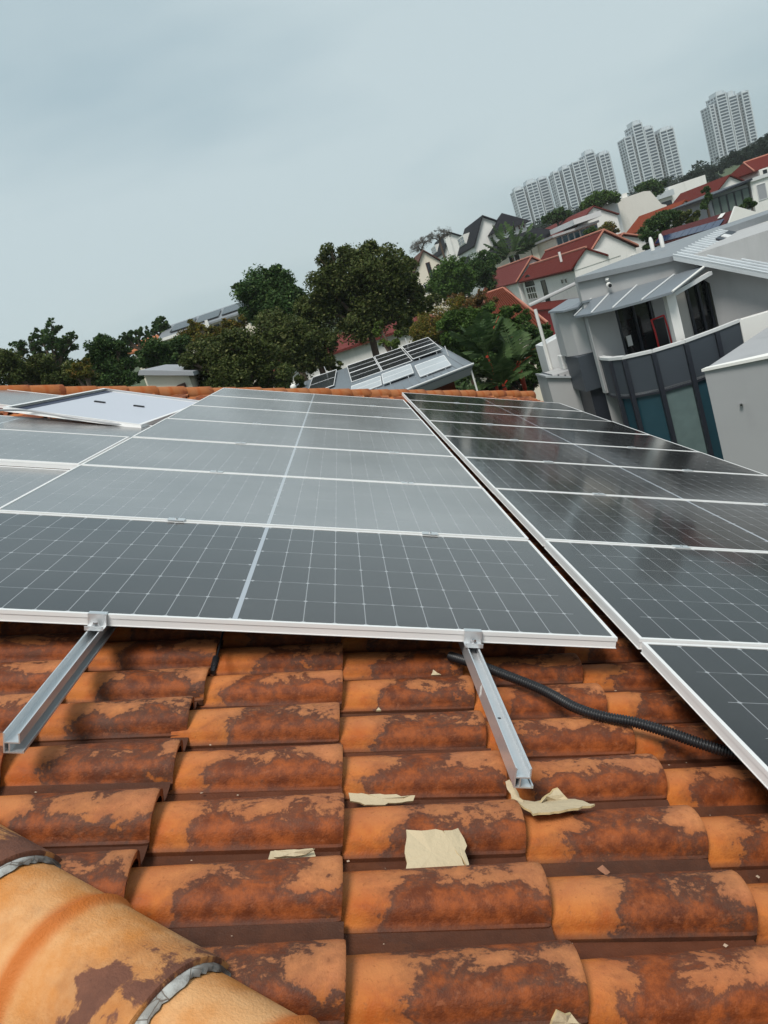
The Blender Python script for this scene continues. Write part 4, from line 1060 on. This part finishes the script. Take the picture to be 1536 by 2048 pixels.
# near pale block
wb = root('pale_concrete_block', 9, 17, 'pale grey rendered block with flat angled top at the right edge', 'building')
wb.location.z = 0
blk = [(7.15, 17.0, -3.26), (8.2, 16.3, -3.30), (11.5, 14.1, -3.4), (15, 18, -3.4), (10.2, 19.95, -3.30)]
bot = [(x, y, -9.6) for x, y, z in blk]; n = len(blk)
MB().add([P(*p) for p in blk] + [P(*p) for p in bot], [tuple(range(n))] + [(i, n + i, n + (i+1) % n, (i+1) % n) for i in range(n)]).build('wall', M_BLOCK, wb)
cop = [(7.09, 16.98), (8.17, 16.22), (11.5, 14.0), (11.6, 14.15), (8.25, 16.38), (7.24, 17.04)]
MB().prism([P(x, y, -3.29 - .02 * i * (i < 3)) for i, (x, y) in enumerate(cop)], (0, 0, .06)).build('coping', M_WHITE, wb)
MB().tube([P(7.62, 16.66, -4.17), P(7.60, 16.62, -4.17)], .035, 10).build('drain_spout', M_STEEL, wb)
MB().tube([P(7.60, 16.615, -4.17), P(7.597, 16.61, -4.17)], .022, 10).build('drain_hole', M_BLACK, wb)
m = MB().prism([P(10.0, 20.95, -9), P(12.2, 20.6, -9), P(12.2, 20.6, -3.1), P(10.0, 20.95, -3.07)], (0, .3, 0)); m.build('rear_wall', M_WHITE, wb)

# --- neighbour with solar roof just beyond the hip ----------------------------------------
s = root('solar_roof_house', .5, 29, 'low grey metal roof with solar panels just beyond the hip', 'house')
s.location.z = 0
def SR(x, t, dz_=0.0):           # t 0 at the eave, 1 at the ridge; the eave swings away from the camera to the right
    ye = 23.2 + (x + 2) * .50; yr_ = 33.0
    return P(x, ye + (yr_ - ye) * t, -2.42 + .78 * t + dz_)
rf_ = MB().add([SR(-2.9, 0), SR(3.75, 0), SR(3.35, 1), SR(-2.3, 1), SR(-2.9, 0, -.1), SR(3.75, 0, -.1), SR(3.35, 1, -.1), SR(-2.3, 1, -.1), P(-2.6, 40, -3.5), P(3.5, 40, -3.5)],
    ((0, 1, 2, 3), (4, 7, 6, 5), (0, 4, 5, 1), (1, 5, 6, 2), (0, 3, 7, 4), (3, 2, 9, 8))).build('roof', M_CANOPY, s)
MB().add([SR(-2.9, .005, -.12), SR(3.72, .005, -.12), SR(3.60, .03, -.38), SR(-2.8, .03, -.38)], ((0, 1, 2, 3),)).build('fascia', M_GREYD, s)
MB().tube([SR(-2.95, 0, -.03), SR(3.78, 0, -.03)], .035, 6).build('gutter', M_PALEG, s)
for k in range(26): MB().tube([SR(-2.8 + k * .26, .01, .012), SR(-2.3 + k * .225, .99, .012)], .012, 4).build('roof_seam', M_MROOF, rf_)
m = MB(); bx(m, -2.2, 3.1, 26.9, 38, -9, -2.6); m.build('wall', M_RUST, s)
m = MB(); m.tube([SR(3.66, .02, -.15), SR(3.66, .02, -2.5)], .03, 6); m.build('post', M_WHITE, s)
for x, t in ((2.45, 1.0), (3.35, .35), (-1.0, .95)):
    a = SR(x, t); MB().tube([a, a + Vector((-.03, 0, .38))], .018, 5).build('lightning_rod', M_PALEG, s)
def roof_panel_thing(x0, x1, t0, t1, lift, label, glass, rot=0):
    c = (SR(x0, t0) + SR(x1, t1)) / 2
    e = empty('photovoltaic_module', c, label, 'solar panel', 'panels on the neighbouring roof')
    q = [SR(x0 + rot, t0, lift), SR(x1 + rot, t0, lift), SR(x1, t1, lift), SR(x0, t1, lift)]
    MB().prism(q, (0, 0, .035)).build('cell_glass', glass, e)
    for a, b in ((0, 1), (1, 2), (2, 3), (3, 0)):
        MB().tube([q[a] + Vector((0, 0, .03)), q[b] + Vector((0, 0, .03))], .016, 4).build('frame', M_ALUW, e)
    for f_ in (.5,):
        a, b = q[0].lerp(q[3], f_), q[1].lerp(q[2], f_); MB().tube([a + Vector((0, 0, .037)), b + Vector((0, 0, .037))], .007, 4).build('mid_line', M_ALUW, e)
    for x, y in ((0, 1),):
        for f_ in (.2, .8):
            a = q[0].lerp(q[1], f_); MB().tube([a - Vector((0, 0, lift)), a], .02, 4).build('foot', M_ALU, e)
names = ['left', 'middle', 'right']
for k, x0 in enumerate((-.15, 1.02, 2.19)):
    for j, (t0, t1) in enumerate(((.50, .74), (.745, .985))):
        roof_panel_thing(x0, x0 + 1.12, t0, t1, .05 + .05 * (k == 2), f'{"upper" if j else "lower"} solar panel in the {names[k]} column on the grey neighbouring roof', M_SOLGREY, .0)
roof_panel_thing(-1.6, -.6, .55, .95, .08, 'solar panel on the left slope end of the grey neighbouring roof', M_SOLGREY, -.2)
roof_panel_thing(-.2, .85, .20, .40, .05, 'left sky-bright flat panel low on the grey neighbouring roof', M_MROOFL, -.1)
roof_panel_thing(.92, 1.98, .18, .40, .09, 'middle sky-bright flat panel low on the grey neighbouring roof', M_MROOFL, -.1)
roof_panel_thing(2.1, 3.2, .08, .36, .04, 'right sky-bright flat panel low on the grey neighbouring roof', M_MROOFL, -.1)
gl = empty('vent_pipe', P(-1.35, 18, -5), 'grey vent pipe with white ball cap peeking over the hip', 'pipe')
MB().tube([P(-1.30, 18, -5), P(-1.36, 18, -.98)], .05, 8).build('pipe', M_GREY, gl, 60)
MB().tube([P(-1.36, 18, -.98 + .14 * k / 6 - .02) for k in range(7)], [.07 * math.sqrt(max(.02, 1 - (k / 3 - 1) ** 2)) for k in range(7)], 10).build('ball_cap', M_WHITE, gl, 80)
# ================================================================== towers
def tower(label, Y, wings, zb=6.0, floor=3.05, name='apartment_tower'):
    """wings: (a0, a1, b_top, set-back in m, recessed left?, crown) in bearing slopes at distance Y"""
    cx = sum((w[0] + w[1]) / 2 for w in wings) / len(wings) * Y
    e = empty(name, (C_.x + cx, C_.y + Y, 20), label, 'tower', 'apartment towers on the skyline')
    for (a0, a1, bt, sb, crown) in wings:
        x0, x1, zt = a0 * Y + .6, a1 * Y - 1.6, bt * Y
        y0 = Y + sb * 1.7; y1 = Y + 26
        m = MB(); bx(m, x0 + .35, x1 - .35, y0 + .5, y1, zb, zt - .3); body = m.build('window_wall', M_TOWG, e)
        sl, pr2 = MB(), MB(); n = int((zt - zb) / floor)
        for k in range(n + 1):
            z = zt - k * floor
            bx(sl, x0, x1, y0, y1 + .3, z - 1.1, z)
        sl.build('floor_bands', M_TOWW, body)
        w = x1 - x0; np_ = max(1, round(w / 7.0))
        for k in range(np_ + 1):
            x = x0 + w * k / np_; t = .55 if k in (0, np_) else .38
            bx(pr2, x - t, x + t, y0 - .25, y0 + 1.2, zb, zt + .5)
        for k in range(1, 4): bx(pr2, x0 - .12, x0 + 1.0, y0 + 7.0 * k - .5, y0 + 7.0 * k + .5, zb, zt)
        pr2.build('piers', M_TOWW, body)
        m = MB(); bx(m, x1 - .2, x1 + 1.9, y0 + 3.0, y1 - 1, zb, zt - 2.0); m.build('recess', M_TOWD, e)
        if crown:
            m = MB(); bx(m, x0 + w * .22, x1 - w * .18, y0 + 3, y1 - 4, zt, zt + crown); m.build('roof_box', M_TOWW, body)
            m = MB(); bx(m, x0 + w * .05, x0 + w * .2, y0 + 1, y0 + 3, zt, zt + crown * .6); bx(m, x1 - w * .12, x1 - w * .04, y0 + 1, y0 + 3, zt, zt + crown * .7); m.build('roof_fins', M_TOWW, body)
TY = 930.0
tower('leftmost apartment tower, lowest of the group', TY, [(.2484, .2620, .0845, 2, 3.5), (.2630, .2780, .0870, 0, 4), (.2795, .2922, .0880, 3, 2.5)])
tower('wide apartment tower second from the left', TY - 30, [(.2990, .3080, .0900, 3, 2), (.3092, .3205, .0905, 1, 3.5), (.3220, .3390, .0935, 0, 0), (.3400, .3535, .0985, 2, 3.5), (.3548, .3690, .0920, 0, 3)])
tower('stepped apartment tower second from the right', TY - 65, [(.3905, .4010, .1020, 3, 0), (.4015, .4150, .1120, 1, 4), (.4165, .4290, .1040, 4, 3), (.4305, .4490, .0955, 0, 3)])
tower('rightmost apartment tower, tallest against the sky', TY - 50, [(.4965, .5040, .1060, 3, 0), (.5045, .5185, .1140, 1, 3.5), (.5200, .5330, .1085, 3, 5), (.5335, .5440, .1075, 0, 2)])

# ================================================================== vegetation
def leaf_mesh(name, centers, radii, n, size, mat, seed, flat=0.75, clump=.30, nclump=26, droop=0.0, ratio=.5):
    """leaf-sized diamonds in clumps spread through the crown's blobs"""
    g_ = np.random.default_rng(seed); tot = sum(r ** 2 for r in radii); pos = []
    for c, r in zip(centers, radii):
        k = max(60, int(n * r * r / tot)); nc = nclump if r > .8 else max(5, nclump // 4)
        d = g_.normal(size=(nc, 3)); d /= np.linalg.norm(d, axis=1)[:, None]
        cc = d * (r * (0.25 + .62 * g_.random((nc, 1)) ** .6)); cr_ = r * clump * (0.55 + .8 * g_.random(nc))
        ix = g_.integers(0, nc, k); p = g_.normal(size=(k, 3)); p /= np.linalg.norm(p, axis=1)[:, None]
        p *= (g_.random((k, 1)) ** .45)
        q = cc[ix] + p * cr_[ix][:, None] * 1.25; q[:, 2] *= flat
        pos.append(q + np.array(c))
    p = np.concatenate(pos); N = len(p)
    u = g_.normal(size=(N, 3)); u[:, 2] = u[:, 2] * .6 - droop; u /= np.linalg.norm(u, axis=1)[:, None]
    t = g_.normal(size=(N, 3)); t[:, 2] += .8; v = np.cross(u, t); v /= np.linalg.norm(v, axis=1)[:, None]
    s = size * (0.6 + .8 * g_.random((N, 1)))
    V = np.stack([p - u * s, p + v * s * ratio, p + u * s, p - v * s * ratio], 1).reshape(-1, 3)
    me = bpy.data.meshes.new(name); me.vertices.add(4 * N); me.vertices.foreach_set('co', V.ravel())
    me.loops.add(4 * N); me.loops.foreach_set('vertex_index', np.arange(4 * N)); me.polygons.add(N)
    me.polygons.foreach_set('loop_start', np.arange(0, 4 * N, 4)); me.materials.append(mat); me.update(calc_edges=True)
    return me
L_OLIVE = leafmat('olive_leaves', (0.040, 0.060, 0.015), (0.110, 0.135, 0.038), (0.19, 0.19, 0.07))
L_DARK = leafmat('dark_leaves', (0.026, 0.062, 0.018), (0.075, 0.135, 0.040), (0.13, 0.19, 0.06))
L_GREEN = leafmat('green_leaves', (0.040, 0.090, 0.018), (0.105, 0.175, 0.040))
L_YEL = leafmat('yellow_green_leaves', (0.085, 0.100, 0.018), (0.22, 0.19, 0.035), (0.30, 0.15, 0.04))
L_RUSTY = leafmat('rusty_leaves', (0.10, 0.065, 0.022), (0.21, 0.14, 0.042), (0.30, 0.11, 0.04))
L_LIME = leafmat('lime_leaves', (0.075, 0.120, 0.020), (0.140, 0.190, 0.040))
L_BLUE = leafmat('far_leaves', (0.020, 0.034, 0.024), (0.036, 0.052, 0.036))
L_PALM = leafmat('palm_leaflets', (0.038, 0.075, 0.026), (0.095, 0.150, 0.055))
L_GREYT = leafmat('bare_twigs', (0.11, 0.095, 0.085), (0.19, 0.17, 0.15))
tseed = [100]
def tree(name, label, Y, blobs, mat, leaves, size, cat='tree', trunk=None, depth=.7, limbs=True, clump=.42, flat=.82, ratio=.5, stems=None, group=None, nclump=26):
    """blobs: pixel x, y and radius of the foliage masses at distance Y"""
    tseed[0] += 1; g_ = random.Random(tseed[0])
    cs, rs = [], []
    for b in blobs:
        r = b[2] / FPX * Y * 1.03; dy = b[3] if len(b) > 3 else g_.uniform(-depth, depth) * r
        cs.append(PX(b[0], b[1], Y + dy)); rs.append(r)
    for c, r in list(zip(cs, rs)):                 # small outlying sprays break up the outline
        for k in range(4):
            d = Vector((g_.gauss(0, 1), g_.gauss(0, .8), g_.gauss(.35, .8))).normalized(); f_ = g_.uniform(.22, .42)
            cs.append(c + Vector((d.x, d.y, d.z * flat)) * r * g_.uniform(.75, 1.02)); rs.append(r * f_)
    nb_ = len(blobs); cm_ = sum(cs[:nb_], Vector()) / nb_
    if trunk is None: tb = Vector((cm_.x, cm_.y, 0))
    else: q = PX(trunk[0], trunk[1], Y); tb = Vector((q.x, q.y, 0))
    gzz = ground_h(tb.x, tb.y); tb.z = gzz
    e = empty(name, tb, label, cat, group)
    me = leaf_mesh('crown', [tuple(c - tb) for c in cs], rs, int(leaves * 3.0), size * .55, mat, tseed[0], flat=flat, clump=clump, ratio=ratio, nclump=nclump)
    link('crown', me, e)
    H = max(c.z for c in cs) - gzz; tr = max(.07, min(.30, H * .018))
    tm = MB(); low = min(c.z - r * .5 for c, r in zip(cs, rs)); fork = Vector((tb.x + (cm_.x - tb.x) * .5, tb.y, max(gzz + 1.0, min(low, cm_.z - 1.0))))
    if trunk is not None and len(trunk) > 2: fork = PX(trunk[2], trunk[3], Y)
    tm.tube([tb, tb.lerp(fork, .5) + Vector((g_.uniform(-.15, .15), 0, 0)), fork], [tr, tr * .85, tr * .7], 8)
    tm.build('trunk', M_BARK, e, 60)
    if limbs:
        lm = MB()
        for c, r in zip(cs[:nb_], rs[:nb_]):
            midp = fork.lerp(c, .5) + Vector((g_.uniform(-.3, .3), g_.uniform(-.3, .3), g_.uniform(0, .4))) * min(1, r)
            lm.tube([fork, midp, c], [tr * .55, tr * .38, tr * .16], 6)
            for k in range(5):
                d = Vector((g_.gauss(0, 1), g_.gauss(0, 1), g_.gauss(.4, .8))).normalized()
                lm.tube([midp.lerp(c, g_.uniform(.2, 1)), c + d * r * .7], [tr * .18, tr * .06], 4)
        lm.build('limbs', M_BARK, e, 60)
    return e

tree('broad_tree', 'big olive-brown tree with spreading crown and forked trunk, centre', 40, [(700,545,55),(765,540,58),(800,575,42),(690,605,58),(760,610,58),(635,640,48),(720,650,42),(660,520,30),(838,600,30),(688,503,14),(740,505,26),(800,520,26),(650,570,34),(800,635,30),(610,620,26)], L_OLIVE, 30000, .13, trunk=(752, 800, 742, 668))
tree('leaning_tree', 'dark olive tree with leaning trunk left of the forked tree', 38, [(590,670,46),(560,700,44),(600,720,36),(640,690,34),(545,650,34),(660,735,26),(520,690,36)], L_OLIVE, 15000, .13, trunk=(665, 800, 632, 700))
tree('tall_green_tree', 'tall round green tree standing up against the sky left of centre', 46, [(530,580,44),(500,585,30),(560,575,34),(547,548,20),(560,612,40),(585,610,28),(515,615,32),(585,585,18)], L_DARK, 13000, .15)
tree('dark_bushy_tree', 'dense dark green tree right of the beige outbuilding', 31, [(420,710,42),(395,745,34),(450,720,48),(470,750,44),(500,720,44),(430,755,36),(520,755,40),(480,690,36),(550,750,34),(580,760,28),(380,720,22)], L_OLIVE, 22000, .105)
tree('dark_bushy_tree', 'dark green tree above the beige outbuilding', 44, [(335,712,30),(300,705,28),(360,695,26),(285,715,20),(345,730,22),(310,725,24)], L_DARK, 8000, .13)
tree('yellow_green_tree', 'feathery yellow-green tree in front of the grey-roofed house', 50, [(385,660,22),(365,680,22),(410,670,20),(450,655,18),(470,655,16),(430,680,24),(490,640,14)], L_YEL, 6000, .11)
tree('airy_tree', 'airy dark tree with sky showing through at the far left', 60, [(100,685,34),(60,698,30),(135,690,26),(28,706,24),(103,660,20),(80,672,18),(145,672,14),(120,715,30),(5,720,24)], L_DARK, 4800, .17, clump=.22, nclump=16)
tree('low_broad_tree', 'broad olive-green tree along the hip at the far left', 36, [(15,745,38),(60,748,36),(105,745,34),(140,752,30),(80,728,22),(25,722,22),(0,735,30),(120,765,30),(170,765,26)], L_OLIVE, 14000, .12)
tree('lime_shrub', 'small yellow-green shrub between the far left trees', 34, [(165,735,18),(180,745,16),(150,745,14)], L_YEL, 2600, .10, 'shrub')
tree('mid_green_tree', 'dark green tree between lime shrub and orange roof', 40, [(215,705,30),(195,692,22),(235,725,32),(250,745,28),(210,740,30),(225,765,26),(190,720,22),(235,690,18),(200,765,26),(265,760,20)], L_DARK, 11000, .125)
tree('dark_palm_like_tree', 'small dark tuft tree poking above the orange roof', 76, [(322,643,12),(318,652,10),(330,650,10),(312,648,8),(322,662,11),(310,664,9)], L_DARK, 1600, .18)
tree('feathery_tree', 'feathery dark tree left of the orange roof', 72, [(285,664,13),(270,670,13),(255,674,12),(298,670,10),(262,686,14),(280,682,12),(245,684,12)], L_DARK, 3000, .17, clump=.25)
tree('round_green_tree', 'bright green round tree below the black-roofed house', 78, [(900,545,30),(880,556,22),(925,550,24),(900,570,28),(870,575,18),(930,572,22)], L_GREEN, 9000, .20)
tree('dark_round_tree', 'dark green tree left of the tall fan palm', 82, [(958,525,22),(970,545,24),(950,550,22),(975,565,18),(985,520,14)], L_DARK, 5500, .20)
tree('rusty_shrub', 'yellowish rust-coloured shrub beside the green tree', 46, [(862,640,30),(845,655,24),(885,628,26),(850,680,28),(880,665,26),(905,612,22),(835,690,20),(870,700,22)], L_YEL, 7500, .09, 'shrub', clump=.36)
tree('reddish_shrub', 'thin orange-brown shrub in front of the rust roof', 50, [(935,600,24),(955,595,22),(970,610,24),(925,620,24),(945,640,22),(905,600,16)], L_RUSTY, 5000, .09, 'shrub', clump=.36)
tree('leafy_green_tree', 'leafy green tree behind the red-stemmed palms', 37, [(930,650,34),(965,640,30),(905,680,30),(1000,650,28),(940,690,34),(895,650,22),(1040,650,26),(1020,630,20),(985,680,30)], L_GREEN, 13000, .115)
tree('dark_understorey_tree', 'dark foliage mass at the foot of the grey house', 33, [(1000,730,44),(1050,745,36),(950,735,34),(1075,700,26),(1085,670,22),(1060,665,22),(1040,775,34),(990,775,36),(1090,740,18)], L_DARK, 13000, .11)
tree('lime_sapling', 'bright lime-green sapling behind the solar roof', 35.5, [(757,665,9),(785,690,12),(768,685,9),(797,668,8),(757,650,7)], L_LIME, 900, .13, 'shrub', clump=.4)
tree('hillside_shrub', 'olive shrub between the forked tree and rusty shrub', 52, [(830,620,18),(815,650,20),(845,605,14),(870,600,16)], L_OLIVE, 3500, .12, 'shrub')
tree('skyline_bush', 'green bush on the skyline in front of the second tower', 128, [(1195,400,20),(1180,405,14),(1215,395,16),(1170,412,10),(1230,398,9)], L_GREEN, 3200, .32)
tree('skyline_tree', 'dark green trees below the leftmost tower', 134, [(1120,428,14),(1105,436,12),(1135,432,10),(1090,440,8)], L_DARK, 2000, .32)
tree('black_green_tree', 'dark jagged tree in front of the stepped tower', 138, [(1290,375,13),(1305,370,12),(1318,380,11),(1278,378,8),(1325,370,8),(1308,388,9)], L_DARK, 2200, .33, clump=.36)
tree('dense_dark_tree', 'dense dark tree beside the maroon roof', 74, [(1305,452,18),(1325,440,18),(1290,468,14),(1345,432,15),(1312,478,16),(1335,462,16),(1300,490,14)], L_DARK, 5500, .19)
tree('spiky_tree', 'spiky olive tree between the maroon roof and red gable', 76, [(1370,428,12),(1385,438,11),(1358,440,12),(1395,430,8)], L_OLIVE, 2200, .19, clump=.4)
tree('yellow_bush', 'yellow-green bush at the foot of the beige block', 108, [(1215,455,12),(1205,462,10),(1225,462,10)], L_YEL, 1500, .25, 'shrub')
tree('small_bush', 'small green bush beside the long window strip', 104, [(1185,462,9),(1175,466,8)], L_GREEN, 900, .25, 'shrub')
tree('potted_tree', 'small dark tree beside the dark flat roof', 82, [(1412,380,8),(1418,395,8),(1410,405,7),(1405,415,7)], L_DARK, 1100, .2)
tree('terrace_bush', 'small bush in front of the white corner block', 72, [(1495,405,8),(1505,410,7),(1488,412,6)], L_DARK, 900, .18, 'shrub')
tree('hill_tree', 'rounded blue-green tree left of the rightmost tower foot', 240, [(1470,318,15),(1485,312,16),(1458,325,11),(1500,305,14)], L_BLUE, 2600, .55)
tree('hill_tree', 'rounded blue-green tree at the right edge below the tower', 235, [(1520,295,18),(1536,285,18),(1510,305,12),(1545,300,20)], L_BLUE, 2600, .55)
tree('hill_tree', 'low dark tree line between the two right towers', 250, [(1385,352,10),(1400,347,9),(1420,342,10),(1440,337,9),(1372,358,8)], L_BLUE, 1800, .5)
tree('bare_tree', 'leafless grey tree against the sky left of the black roof', 128, [(838,488,15),(828,497,11),(850,482,11)], L_GREYT, 1100, .28, clump=.5, ratio=.10, nclump=10)
tree('bare_tree', 'leafless tree crown touching the black roof', 140, [(875,470,13),(890,466,11),(862,476,9)], L_GREYT, 1000, .30, clump=.5, ratio=.10, nclump=10)

# far woods that read as one mass
wc, wr = [], []
g_ = random.Random(77)
for k in range(170):
    a = -0.62 + 1.32 * k / 169 + g_.uniform(-.004, .004); Y = g_.uniform(330, 430)
    x, y = C_.x + a * Y, C_.y + Y; r = g_.uniform(2.6, 4.6)
    wc.append((x, y, ground_h(x, y) + r * .55)); wr.append(r)
ob = link('distant_wood', leaf_mesh('distant_wood', wc, wr, 26000, .75, L_BLUE, 5, flat=.8)); tag(ob, 'hazy band of distant woodland along the horizon', 'wood', kind='stuff')
wc, wr = [], []
for k in range(90):                          # gardens between the houses of the slope
    Y = g_.uniform(58, 112); a = g_.uniform(.0, .60); x, y = C_.x + a * Y, C_.y + Y; r = g_.uniform(1.2, 2.4)
    if .17 < a < .42 and Y < 104: continue
    wc.append((x, y, ground_h(x, y) + r * .5)); wr.append(r)
ob = link('garden_shrubbery', leaf_mesh('garden_shrubbery', wc, wr, 26000, .24, L_DARK, 6, flat=.8)); tag(ob, 'dark garden shrubbery filling the slope between the houses', 'shrubbery', kind='stuff')
wc, wr = [], []
for k in range(120):                         # woodland patches higher up the slope
    Y = g_.uniform(150, 320); a = g_.uniform(.0, .64); x, y = C_.x + a * Y, C_.y + Y; r = g_.uniform(2.2, 4.2)
    wc.append((x, y, ground_h(x, y) + r * .4)); wr.append(r)
ob = link('slope_woodland', leaf_mesh('slope_woodland', wc, wr, 30000, .5, L_BLUE, 9, flat=.75)); tag(ob, 'patches of blue-green woodland on the slope below the towers', 'wood', kind='stuff')
hm = MB(); n = 24
ring = [(C_.x + .30 * 1900 + 760 * k / n, C_.y + 1900 + 60 * sin(k)) for k in range(n + 1)]
for k, (x, y) in enumerate(ring):
    t = k / n; z = 22 + 68 * (sin(pi * t) ** .8) * (.8 + .2 * sin(5 * t + 1)) + 3 * sin(19 * t)
    hm.v += [Vector((x, y - 250, 15)), Vector((x, y, z)), Vector((x, y + 300, 15))]
for k in range(n):
    a = 3 * k; hm.f += [(a, a + 3, a + 4, a + 1), (a + 1, a + 4, a + 5, a + 2)]
tag(hm.build('hill', simple('wooded_hill', (0.035, 0.05, 0.03), .95, .4, .05), smooth=60), kind='structure')

# palms ---------------------------------------------------------------------------------
def palm(label, Y, px, py, nf, length, seed, stem_px=None, red=False, spread=1.0, width=.055, fan=False, name='palm_tree', pairs=15, up=.75):
    g_ = random.Random(seed); top = PX(px, py, Y); base = Vector((top.x + g_.uniform(-.1, .1), top.y, ground_h(top.x, top.y)))
    e = empty(name, base, label, 'palm')
    MB().tube([base, base.lerp(top, .5), top], [.11, .085, .07], 8).build('trunk', M_BARK, e, 60)
    if red:
        MB().tube([top - Vector((0, 0, 1.25)), top - Vector((0, 0, .5)), top + Vector((0, 0, .1))], [.075, .10, .06], 8).build('crownshaft', M_STEMRED, e, 60)
    for k in range(nf):
        az = (pi * (k + .5) / nf + pi * .0 if fan else 2 * pi * k / nf + g_.uniform(-.3, .3))
        el = RAD(g_.uniform(25, 80)) if not fan else 0
        if fan:
            d0 = Vector((cos(az), .12 * g_.uniform(-1, 1), sin(az) * .9 + .25)).normalized()
        else:
            d0 = Vector((cos(az) * cos(el) * spread, sin(az) * cos(el) * spread, sin(el) * up + .2)).normalized()
        pts = []; p = top.copy(); d = d0.copy(); seg = 9; L1 = length * g_.uniform(.8, 1.1)
        for i in range(seg + 1):
            pts.append(p.copy()); p = p + d * (L1 / seg); d = (d + Vector((0, 0, -.085 if not fan else -.03))).normalized()
        fm = MB(); rc = MB().tube(pts, [.028 * (1 - .8 * i / seg) for i in range(seg + 1)], 5)
        for j in range(pairs):
            t = .16 + .82 * j / (pairs - 1); i = min(int(t * seg), seg - 1); q = pts[i].lerp(pts[i+1], t * seg - i)
            ax = (pts[i+1] - pts[i]).normalized(); sd_ = ax.cross(Vector((0, 0, 1)))
            if sd_.length < .05: sd_ = Vector((1, 0, 0))
            sd_.normalize(); ll = length * .36 * (sin(pi * min(1, t * .9 + .12)) ** .6) * g_.uniform(.85, 1.1)
            for s_ in (-1, 1):
                dv = (sd_ * s_ * .85 + ax * .55 + Vector((0, 0, -.20 + g_.uniform(-.1, .1)))).normalized()
                tip = q + dv * ll + Vector((0, 0, -.12 * ll)); mid_ = q + dv * ll * .5
                wv = ax * width * (1 + .3 * g_.random())
                fm.add([q, mid_ - wv, tip, mid_ + wv], ((0, 1, 2, 3),))
        f = fm.build('frond', L_PALM, e); rc.build('rachis', L_PALM if not red else M_STEMRED if k % 9 == 0 else L_PALM, f, 60)
    return e
palm('palm with broad green fronds and orange-red crownshaft, left of the pair', 29, 975, 716, 9, 1.75, 1, red=True, width=.075)
palm('palm with red crownshaft beside the grey house', 29.5, 1036, 728, 9, 1.8, 2, red=True, width=.075)
palm('low young palm with red stem between the two palms', 28.5, 1008, 772, 8, 1.5, 3, red=True, width=.07)
palm('small palm in shade at the left of the palm clump', 29.5, 945, 760, 7, 1.2, 4, red=False, width=.06)
palm('fan-shaped traveller palm in front of the turret roof', 126, 1025, 515, 11, 5.4, 5, fan=True, width=.26, name='fan_palm', pairs=12)
palm('small palm right of the fan-shaped palm', 126, 1062, 500, 9, 3.4, 6, width=.2, pairs=10)

# ================================================================== air
hz = MB().box((-3000, -400, -1.5), (3000, 3000, 136)).build('haze', None)
t = NT('thin_haze'); pv = t.n('ShaderNodeVolumePrincipled')
pv.inputs['Color'].default_value = (0.95, 0.98, 1.0, 1); pv.inputs['Density'].default_value = 0.00022
pv.inputs['Anisotropy'].default_value = 0.2
t.l(pv.outputs[0], t.out.inputs['Volume']); hz.data.materials.append(t.m)
tag(hz, kind='stuff')
